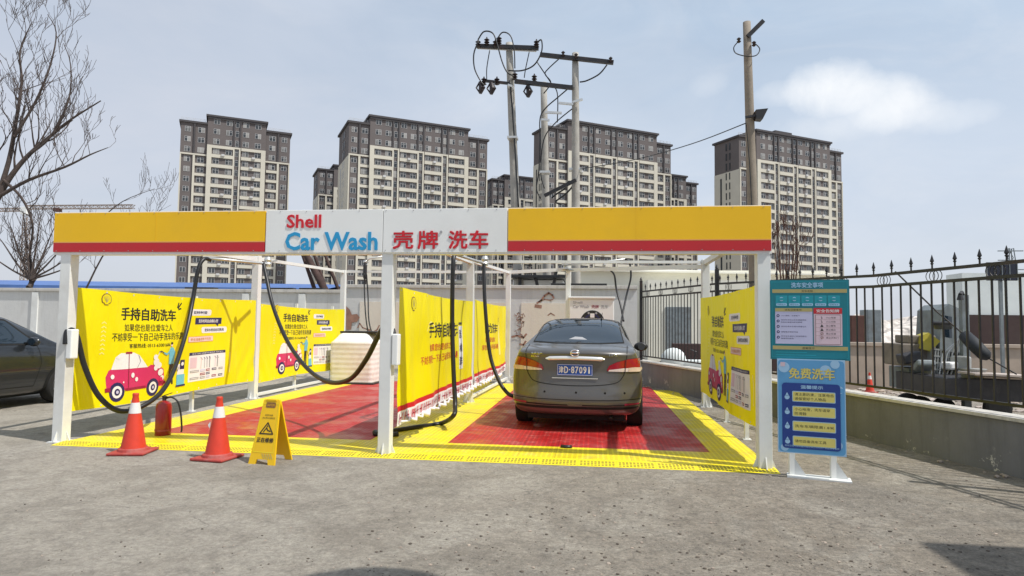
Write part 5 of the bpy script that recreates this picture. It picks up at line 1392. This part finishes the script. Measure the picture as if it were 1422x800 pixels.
b = MB(); b.bar((p.x, 13.05, 0), (p.x, 13.05, p.z), .05); b.build('pole', 'cart_grey', sp_)
# parked scooter-like white shape behind fence near the mirror
t = thing('scooter', (3.2, 18.6, 0), 'white covered scooter behind the iron fence near the right banner', 'scooter')
p = atY(935, 500, 18.6)
bm = bmesh.new(); bmesh.ops.create_uvsphere(bm, u_segments=16, v_segments=10, radius=1)
for v in bm.verts: v.co = Vector((v.co.x*.35+p.x, v.co.y*.25+18.6, v.co.z*.34+.48))
b = MB(); b.addbm(bm); b.box(p.x+.2, p.x+.95, 18.45, 18.7, .25, .5, bev=.06); b.build('body', 'pale_sheet', t, autosmooth=True)
for dx in (-.3, .85):
    b = MB(); b.lathe([(.15, -.04), (.22, -.03), (.22, .03), (.15, .04)], (p.x+dx, 18.6, .22), 18, axis='y'); b.build('wheel', 'tyre', t)
b = MB(); b.tube([(p.x+.55, 18.55, .5), (p.x+.62, 18.55, .72), (p.x+.45, 18.55, .78)], .02, 8); b.build('handlebar', 'black_metal', t)

# ================================================================== POLES AND WIRES
def pole(label, x0, y0, xb, Y, r0, r1, m_='pole_concrete', name='utility_pole'):
    top_ = atY(x0, y0, Y); bx_ = atY(xb, 440, Y).x
    # extrapolate lean to the ground
    z2 = atY(xb, 290, Y).z; X2 = atY(xb, 290, Y).x; k = (X2-top_.x)/(z2-top_.z); gx = X2-k*z2
    t = thing(name, (gx, Y, 0), label, 'utility pole'); b = MB()
    n_ = 10; b.tube([Vector((gx, Y, 0)).lerp(top_, i/n_) for i in range(n_+1)], [r1+(r0-r1)*i/n_ for i in range(n_+1)], 16); b.build('shaft', m_, t, smooth=True)
    return t, top_
PY = 22.0
pA, tA = pole('leaning concrete power pole, leftmost of the three', 707, 60, 716, PY, .12, .19)
pB, tB = pole('short concrete power pole between the two taller ones', 755, 115, 758, 24.0, .12, .17)
pC, tC = pole('tallest concrete power pole, rightmost of the three', 799, 74, 799.5, 21.6, .11, .17)
def xarm(t, a, c_, w_=.12, nm='crossarm'): b = MB(); b.bar(a, c_, w_, w_*1.1); b.build(nm, 'black_metal', t)
Z = lambda x, y, Y=PY: atY(x, y, Y)
xarm(pA, Z(662, 64, 21.85), Z(748, 67, 21.85)); b = MB(); b.bar(Z(663, 67, 21.9), Z(745, 71, 21.9), .05); b.build('brace', 'steel', pA)
xarm(pC, Z(750, 76, 21.45), Z(852, 87, 21.45)); xarm(pC, Z(715, 113, 21.45), Z(795, 122, 21.45)); xarm(pC, Z(756, 272, 21.3), Z(800, 250, 21.3), .10, 'platform_beam'); 
xarm(pA, Z(670, 112, 21.85), Z(708, 116, 21.85), .08)
for x, y in ((664, 60), (676, 57), (688, 60), (745, 60), (693, 55), (715, 105), (742, 108), (672, 112), (690, 112)):
    c_ = Z(x, y, 21.8); b = MB(); b.lathe([(.03, -.16), (.10, -.13), (.04, -.09), (.10, -.05), (.04, 0), (.10, .04), (.03, .09), (.02, .14)], c_, 10); b.build('insulator', 'insulator', pA)
for x, y in ((667, 122), (682, 123), (733, 127)):
    c_ = Z(x, y, 21.7); b = MB(); b.tube([c_+UP*.2, c_+Vector((.06, 0, 0)), c_-UP*.2], [.06, .12, .06], 8); b.tube([c_+Vector((.0, 0, -.2)), c_+Vector((-.14, 0, 0)), c_+Vector((-.02, 0, .22))], .03, 6); b.build('fuse_cutout', 'insulator', pA)
for x, y in ((782, 75), (848, 83), (800, 78)):
    c_ = Z(x, y, 21.4); b = MB(); b.lathe([(.03, -.1), (.08, -.05), (.03, 0), (.07, .05), (.02, .1)], c_, 8); b.build('insulator', 'insulator', pC)
for (a, c_) in (((776, 143), (796, 145)), ((757, 156), (780, 157)), ((752, 166), (763, 167)), ((795, 142), (809, 138))):
    b = MB(); b.bar(Z(*a, 21.4), Z(*c_, 21.4), .07); b.build('bracket', 'steel', pC)
for (a, c_) in (((705, 192), (719, 192)), ((706, 120), (712, 122)), ((790, 236), (808, 236)), ((750, 240), (764, 240))):
    b = MB(); b.bar(Z(*a, 21.7), Z(*c_, 21.7), .35, .07); b.build('pole_clamp', 'steel', pC)
pD, tD = pole('brown weathered pole with a floodlight before the rightmost tower', 1037, 31, 1045, 15.0, .085, .14, 'pole_brown')
b = MB(); b.bar(atY(1038, 51, 14.9), atY(1060, 29, 14.9), .07, .09); b.build('crossarm', 'black_metal', pD)
for x, y in ((1026, 56), (1047, 61)):
    b = MB(); b.lathe([(.02, -.06), (.05, -.03), (.02, 0), (.05, .03), (.02, .06)], atY(x, y, 14.9), 10); b.build('insulator', 'insulator', pD)
c_ = atY(1055, 160, 14.85); b = MB(); b.add([c_+Vector(v) for v in ((-.10, -.1, -.10), (.04, -.1, -.12), (.16, -.1, .12), (-.1, -.1, .10), (-.10, .12, -.10), (.04, .12, -.12), (.16, .12, .12), (-.1, .12, .10))], [(0, 1, 2, 3), (4, 5, 6, 7), (0, 1, 5, 4), (1, 2, 6, 5), (2, 3, 7, 6), (3, 0, 4, 7)]); b.build('floodlight', 'black_metal', pD)
b = MB(); b.bar(atY(1035, 163, 14.8), atY(1058, 159, 14.8), .05); b.build('lamp_bracket', 'black_metal', pD)
def wire(pts, r, label, n_=6): 
    b = MB(); b.tube(smooth_path(pts, 6), r, n_); return tag(b.build('power_cable', 'black_rubber', smooth=True), label, 'cable')
W = lambda L_, Y=21.6: [Z(x, y, Y) for x, y in L_]
wire(W(((664, 58), (658, 75), (659, 95), (667, 112), (672, 118))), .025, 'black jumper cable curving down at the far left of the upper crossarm')
wire(W(((664, 55), (672, 44), (684, 46), (690, 60), (697, 85), (704, 100), (712, 105))), .025, 'black jumper looping over the left pole from the left insulator')
wire(W(((690, 55), (698, 45), (709, 50), (714, 70), (715, 95))), .022, 'black jumper cable arching just left of the left pole top')
wire(W(((747, 58), (752, 56), (752, 72), (742, 90), (725, 98), (706, 98))), .025, 'black jumper sagging between the crossarm end and the lower insulators')
wire(W(((680, 70), (676, 95), (676, 112))), .018, 'thin straight dropper at the left of the crossarm')
wire(W(((735, 72), (730, 95), (728, 108))), .018, 'thin dropper from the right of the upper crossarm')
wire(W(((745, 85), (755, 100), (765, 115), (774, 130), (774, 170))), .02, 'thin cable dropping through the middle of the two crossarms')
wire(W(((776, 82), (762, 95), (757, 103), (765, 115), (755, 130))), .02, 'thin cable hooking between the right crossarms')
wire(W(((843, 90), (832, 103), (815, 112), (805, 114))), .025, 'cable sagging from the right end of the right crossarm to its pole')
wire(W(((795, 118), (775, 135), (758, 150), (750, 165), (750, 200), (748, 240), (745, 262), (751, 276))), .022, 'long service cable running down between the two right poles')
wire(W(((708, 112), (712, 160), (716, 220), (720, 288))), .03, 'thick dark cable fixed down the leaning left pole')
wire(W(((796, 150), (770, 172), (755, 195), (751, 240), (756, 262))), .02, 'dark cable slanting from the tall pole towards the short pole')
wire(W(((766, 275), (775, 268), (784, 262), (790, 252), (795, 258), (785, 270), (772, 280), (780, 284))), .03, 'tangled black cable coil hanging at the lower platform')
wire([Z(803, 235, 21.6), atY(880, 222, 19.5), atY(960, 200, 17), atY(1036, 171, 14.9)], .012, 'slack overhead cable from the tall pole to the brown pole')
wire([Z(803, 238, 21.6), atY(920, 245, 40), atY(990, 245, 60), atY(1060, 165, 70)], .03, 'faint far cable sloping past the right of the third tower') if False else None
wire([atY(1025, 58, 14.9), atY(1019, 66, 14.9), atY(1022, 74, 14.9), atY(1036, 78, 14.85), atY(1050, 77, 14.85), atY(1055, 68, 14.9), atY(1048, 60, 14.9)], .012, 'small looped jumper wire near the top of the brown pole')
wire([atY(1036, 172, 14.88), atY(1041, 230, 14.86), atY(1044, 290, 14.84)], .01, 'thin cable clipped down the brown pole')

# ================================================================== TREES
def bare_tree(name, label, limbs, Y, seed, m_='bark', depth=5, rnd_y=1.6, base=None, up_bias=.25, density=1.0, cat='tree', rmin=.006, seglen=1.0):
    rnd = random.Random(seed); tr = MB(); tw = MB()
    def grow(p, d, r, L_, lev):
        n_ = 4; pts = [p.copy()]; rad = [r]; cur = p.copy(); dr_ = d.copy()
        for i in range(n_):
            dr_ = (dr_ + Vector((rnd.uniform(-.30, .30), rnd.uniform(-.28, .28), rnd.uniform(-.14, .26)+up_bias*.3))).normalized()
            cur = cur+dr_*(L_/n_); pts.append(cur.copy()); rad.append(max(rmin, r*(1-.75*(i+1)/n_)))
        (tw if r < .03 else tr).tube(pts, rad, 5 if r < .03 else 7, caps=False)
        if lev <= 0: return
        k = int(round(rnd.uniform(1.6, 3.2)*density))
        for _ in range(k):
            t_ = rnd.uniform(.25, 1.0); q_ = t_*n_; i0 = min(int(q_), n_-1); pp = pts[i0].lerp(pts[i0+1], q_-i0)
            sd = Vector((rnd.uniform(-1, 1), rnd.uniform(-.8, .8), rnd.uniform(-.3, .9))).normalized()
            grow(pp, (dr_*.75+sd*.75+UP*up_bias).normalized(), max(rmin, r*rnd.uniform(.42, .6)), L_*rnd.uniform(.5, .78), lev-1)
    loc = base or Vector(limbs[0][0][0])
    for pts, r0, r1, lev, nb in limbs:
        sp = smooth_path(pts, 4); n_ = len(sp); rad = [r0+(r1-r0)*i/(n_-1) for i in range(n_)]
        tr.tube(sp, rad, 8, caps=False)
        for _ in range(nb):
            i = rnd.randint(int(n_*.2), n_-1); d0 = (sp[min(i+1, n_-1)]-sp[max(i-1, 0)]).normalized()
            sd = Vector((rnd.uniform(-1, 1), rnd.uniform(-.9, .9), rnd.uniform(-.2, 1))).normalized()
            grow(sp[i], (d0*.5+sd*.8+UP*up_bias).normalized(), max(rmin, rad[i]*.45), seglen*rnd.uniform(.7, 1.5), lev)
    t = thing(name, loc, label, cat)
    tr.build('trunk', m_, t, smooth=True)
    if tw.v: tw.build('crown', m_, t, smooth=True)
    return t
TY_ = 20.0
Q = lambda *L_: [atY(x, y, TY_+(k*.15)) for k, (x, y) in enumerate(L_)]
limbs = [
    ([Vector((atY(-70, 300, TY_).x, TY_, 0)), atY(-68, 380, TY_), atY(-50, 320, TY_), atY(-5, 278, TY_)], .22, .13, 2, 3),
    (Q((-5, 278), (15, 245), (40, 215), (75, 185), (100, 165), (140, 140)), .11, .02, 3, 14),
    (Q((-5, 278), (12, 225), (22, 170), (30, 115), (28, 70), (45, 30)), .09, .012, 3, 16),
    (Q((0, 272), (40, 250), (90, 232), (125, 215), (150, 205)), .07, .012, 3, 9),
    (Q((20, 190), (50, 140), (70, 90), (78, 45), (66, 20)), .05, .01, 3, 10),
    (Q((-5, 250), (-20, 180), (-30, 100), (-20, 30)), .09, .02, 3, 9),
    (Q((40, 215), (70, 190), (95, 140), (98, 90), (88, 60)), .045, .01, 2, 8),
    (Q((5, 250), (30, 275), (45, 310), (42, 350), (40, 375)), .05, .03, 2, 5),
]
bare_tree('bare_tree', 'large leafless tree rising behind the wall at the left edge', limbs, TY_, 21, seglen=1.15, rmin=.006, density=.85)
limbs = [(Q((40, 400), (44, 390), (42, 360)), .10, .05, 2, 6)]
for dx, dy in ((-45, -60), (-30, -80), (-10, -95), (15, -90), (35, -75), (55, -55), (70, -40), (-60, -35), (-20, -50), (25, -45), (65, -20)):
    limbs.append((Q((42, 388), (42+dx*.4, 388+dy*.35), (42+dx*.8, 388+dy*.8), (42+dx, 388+dy)), .04, .008, 2, 5))
bare_tree('bare_tree', 'low bushy pollarded tree spreading just above the wall at left', limbs, TY_, 22, seglen=.9, density=.85, base=Vector((atY(42, 400, TY_).x, TY_, 0)))
limbs = [([atY(100, 400, 26), atY(110, 340, 26), atY(135, 310, 26), atY(170, 280, 26), atY(215, 262, 26)], .05, .008, 2, 10), ([atY(120, 400, 26), atY(150, 345, 26), atY(188, 320, 26), atY(225, 290, 26)], .04, .006, 2, 8)]
bare_tree('bare_tree', 'thin wispy tree behind the left end of the yellow header', limbs, 26, 23, seglen=.9, base=Vector((atY(110, 440, 26).x, 26, 0)))
SY = 13.8
limbs = []
for k, dx in enumerate((-14, -8, -3, 2, 7, 12, 16, 20)):
    limbs.append(([atY(1090+dx*.5, 470, SY), atY(1090+dx*.7, 400, SY), atY(1090+dx, 345, SY), atY(1090+dx*1.3, 322+abs(dx)*1.2, SY)], .02, .004, 2, 6))
bare_tree('bare_bush', 'leafless upright bush behind the fence above the teal board', limbs, SY, 24, 'bark_red', seglen=.24, base=Vector((atY(1090, 470, SY).x, SY, 0)), up_bias=.7, rmin=.004, cat='bush')
# thick leaning trunks behind the wall
TT = 20.5
for k, (a, c_, r0, r1) in enumerate((((418, 340), (455, 410), .10, .15), ((432, 340), (452, 400), .05, .08), ((446, 340), (472, 408), .05, .07), ((412, 330), (438, 405), .05, .09))):
    p, q_ = atY(*a, TT+k*.2), atY(*c_, TT+k*.2); d = (q_-p); q2 = p+d*((0-p.z)/d.z)
    b = MB(); b.tube([q2, q2.lerp(p, .3)+Vector((.03, 0, 0)), q2.lerp(p, .6), p, p-d*.15], [r1, r1, (r0+r1)/2, r0, r0*.9], 9)
    tag(b.build('leaning_log', 'bark_thick', smooth=True), ['thickest dark log leaning behind the wall under the header', 'thin dark log leaning beside the thickest one', 'thin log leaning rightmost behind the wall', 'slim log leaning leftmost of the bundle behind the wall'][k], 'log')

# ---- tower crane
CY = 260
cr = thing('tower_crane', (atY(38, 380, CY).x, CY, 0), 'distant tower crane with a long lattice jib at far left', 'crane')
def lattice(nm, a, c_, w_, n_, r, par):
    b = MB(); a = Vector(a); c_ = Vector(c_); d = (c_-a).normalized(); s1 = d.cross(Vector((0, 1, 0))).normalized(); s2 = d.cross(s1).normalized()
    cs = [(-1, -1), (1, -1), (1, 1), (-1, 1)]
    P_ = lambda i, k: a.lerp(c_, i/n_)+s1*cs[k][0]*w_/2+s2*cs[k][1]*w_/2
    for k in range(4): b.bar(P_(0, k), P_(n_, k), r*1.5)
    for i in range(n_):
        for k in range(4): b.bar(P_(i, k), P_(i+1, (k+1) % 4) if (i+k) % 2 else P_(i+1, k-1 if k else 3), r); b.bar(P_(i, k), P_(i, (k+1) % 4), r)
    return b.build(nm, 'crane_paint', par)
C_ = lambda x, y: atY(x, y, CY)
lattice('mast', Vector((C_(38, 300).x, CY, 0)), C_(38, 290), 2.0, 22, .16, cr)
lattice('jib', C_(38, 288), C_(186, 287), 1.6, 26, .14, cr); lattice('counter_jib', C_(38, 291), C_(-25, 292), 1.4, 14, .12, cr)
b = MB(); p = C_(39, 294); b.box(p.x-1.6, p.x+1.6, CY-2.6, CY-.6, p.z-1.4, p.z+1.8, bev=.1); b.build('cab', 'white_panel', cr)
b = MB(); p = C_(-18, 296); b.box(p.x-3, p.x+3, CY-1, CY+1, p.z-2, p.z+1.2); b.build('counterweight', 'pole_concrete', cr)
b = MB(); p = C_(80, 291); b.box(p.x-1.4, p.x+1.4, CY-1, CY+1, p.z-1, p.z+.6); b.build('trolley', 'rust_block', cr)
# ---- distant pylon at right
PYL = 300; py = thing('power_pylon', (atY(1403, 400, PYL).x, PYL, 0), 'tiny far lattice pylon above the fence at the right edge', 'pylon')
b = MB(); pc = atY(1403, 345, PYL); base = Vector((pc.x, PYL, 0))
for sx in (-1, 1):
    for sy in (-1, 1): b.bar(base+Vector((sx*3.5, sy*3.5, 0)), Vector((pc.x+sx*.8, PYL+sy*.8, pc.z)), .35)
for k in range(9):
    z = pc.z*k/9; w0 = 3.5-2.7*k/9; z2 = pc.z*(k+1)/9; w1 = 3.5-2.7*(k+1)/9
    b.bar((pc.x-w0, PYL, z), (pc.x+w1, PYL, z2), .22); b.bar((pc.x+w0, PYL, z), (pc.x-w1, PYL, z2), .22)
b.build('mast', 'cart_grey', py)
b = MB()
for z in (.97, .86, .75): b.bar((pc.x-5, PYL, pc.z*z), (pc.x+5, PYL, pc.z*z), .4)
b.build('crossarm', 'cart_grey', py)

# ---- unseen slab and disc added behind the photographer (to throw the shade at the bottom of the view)
t = thing('station_canopy', (9, -1, 0), 'flat canopy of the forecourt behind the viewpoint', 'canopy')
b = MB(); b.box(5.5, 15, -9, 3.65, 5.0, 5.4, bev=.02); b.build('roof', 'white_panel', t)
for x, y in ((8, -5), (13, -5), (13, 1.5)): b = MB(); b.box(x-.2, x+.2, y-.2, y+.2, 0, 5.0); b.build('column', 'white_paint', t)
t = thing('forecourt_lamp', (5.4, 2.3, 0), 'round forecourt lamp on a bracket behind the viewpoint', 'lamp')
b = MB(); b.lathe([(.1, .1), (.55, .03), (.62, 0), (.55, -.04), (.1, -.05)], (1.95, 2.12, 5.0), 22); b.build('shade', 'white_paint', t)
b = MB(); b.bar((1.95, 2.12, 5.07), (5.6, 2.12, 5.2), .04); b.build('bracket', 'white_paint', t)

# litter on the concrete
random.seed(17)
b = MB()
for k in range(1500):
    x = random.uniform(20, 1400); y = 660+random.random()**.7*150; p = atZ(x, y)
    r = (.003+.009*random.random()**3)*(1.0 if x > 500 else .7)
    if x < 500 and random.random() < .5: continue
    bm = bmesh.new(); bmesh.ops.create_icosphere(bm, subdivisions=1, radius=r)
    for v in bm.verts: v.co = Vector((v.co.x*random.uniform(.7, 1.6), v.co.y*random.uniform(.7, 1.3), v.co.z*.6+r*.3))+p
    b.addbm(bm, random.choice((0, 0, 1)))
tag(b.build('pebbles', ['pebble_brown', 'yard_concrete']), 'small pebbles and grit scattered over the concrete', 'pebbles', kind='stuff')

# ================================================================== SKY, SUN
SUN = Vector((.62, -.20, 1.0)).normalized()
el = math.asin(SUN.z); az = math.atan2(SUN.x, SUN.y)
wd = bpy.data.worlds.new('World'); sc.world = wd; wd.use_nodes = True; nt = wd.node_tree; L = nt.links
bg = nt.nodes['Background']
sky = node(nt, 'ShaderNodeTexSky', sky_type='NISHITA'); sky.sun_disc = False; sky.sun_elevation = el; sky.sun_rotation = az
sky.air_density = 1.0; sky.dust_density = 2.5; sky.ozone_density = 1.0
tc = node(nt, 'ShaderNodeTexCoord'); gv = tc.outputs['Generated']
sp = node(nt, 'ShaderNodeSeparateXYZ'); L.new(gv, sp.inputs[0])
# thin veil of high haze cloud
mp = node(nt, 'ShaderNodeMapping'); mp.inputs['Scale'].default_value = (1, 1, 2.6); L.new(gv, mp.inputs['Vector'])
veil = NZ(nt, mp.outputs['Vector'], 1.6, 6, .55, .5)
low_ = RNG(nt, sp.outputs[2], .0, .42, 1, 0)
base_ = MIX(nt, low_, (4.9, 6.0, 7.4), (7.0, 7.4, 8.2))
streak = NZ(nt, mp.outputs['Vector'], 3.4, 7, .6, 1.2)
base_ = MIX(nt, RNG(nt, streak, .45, .75, 0, .35), base_, (7.8, 8.0, 8.4))
# greyer, slightly mauve high haze towards the left
left_ = M2(nt, 'MULTIPLY', RNG(nt, sp.outputs[0], .1, -.7), RNG(nt, veil, .3, .6, .3, .8))
base_ = MIX(nt, left_, base_, (6.2, 6.4, 7.1))
vf = RNG(nt, veil, .35, .70, .72, .95)
col = MIX(nt, vf, sky.outputs[0], base_)
# one cumulus low on the right
def cloud(x, y, rx, ry, dens, col, seedv, soft=.35):
    d = ray(x, y).normalized(); right = Vector((d.y, -d.x, 0)).normalized(); up_ = right.cross(d)
    def dot(v):
        n = node(nt, 'ShaderNodeVectorMath', operation='DOT_PRODUCT'); L.new(gv, n.inputs[0]); n.inputs[1].default_value = v; return n.outputs['Value']
    a = M2(nt, 'DIVIDE', dot(right), rx/F_PX); b_ = M2(nt, 'DIVIDE', dot(up_), ry/F_PX)
    r2 = M2(nt, 'ADD', M2(nt, 'MULTIPLY', a, a), M2(nt, 'MULTIPLY', b_, b_))
    front = M2(nt, 'GREATER_THAN', dot(d), .3)
    mp = node(nt, 'ShaderNodeMapping'); mp.inputs['Location'].default_value = (seedv, 0, 0); L.new(gv, mp.inputs['Vector'])
    nz_ = NZ(nt, mp.outputs['Vector'], 11, 7, .58, .2)
    f = M2(nt, 'SUBTRACT', M2(nt, 'SUBTRACT', 1.0, r2), M2(nt, 'MULTIPLY', M2(nt, 'SUBTRACT', nz_, .5), 2.6))
    f = M2(nt, 'MULTIPLY', RNG(nt, f, 0, soft*3.0, 0, dens), front)
    return f
cl = (9.4, 9.5, 9.6)
for args in ((1150, 120, 52, 36, .85, 1.3), (1236, 142, 62, 34, .7, 4.1), (1312, 163, 60, 20, .4, 7.7), (1095, 130, 40, 18, .4, 2.2), (1200, 165, 110, 26, .35, 3.0), (985, 118, 26, 18, .2, 9.0)):
    f = cloud(args[0], args[1], args[2], args[3], args[4], None, args[5], .45)
    col = MIX(nt, f, col, cl)
L.new(col, bg.inputs['Color']); bg.inputs['Strength'].default_value = .10
sd = bpy.data.lights.new('sun', 'SUN'); sd.energy = 4.0; sd.angle = R(.6); sd.color = (1, .955, .89)
so = bpy.data.objects.new('sun', sd); COL.objects.link(so); so.rotation_euler = (-SUN).to_track_quat('-Z', 'Y').to_euler(); so.location = (5, -5, 20)

sc.view_settings.view_transform = 'Standard'; sc.view_settings.look = 'None'; sc.view_settings.gamma = 1; sc.view_settings.exposure = 0.16
sc.render.engine = 'CYCLES'
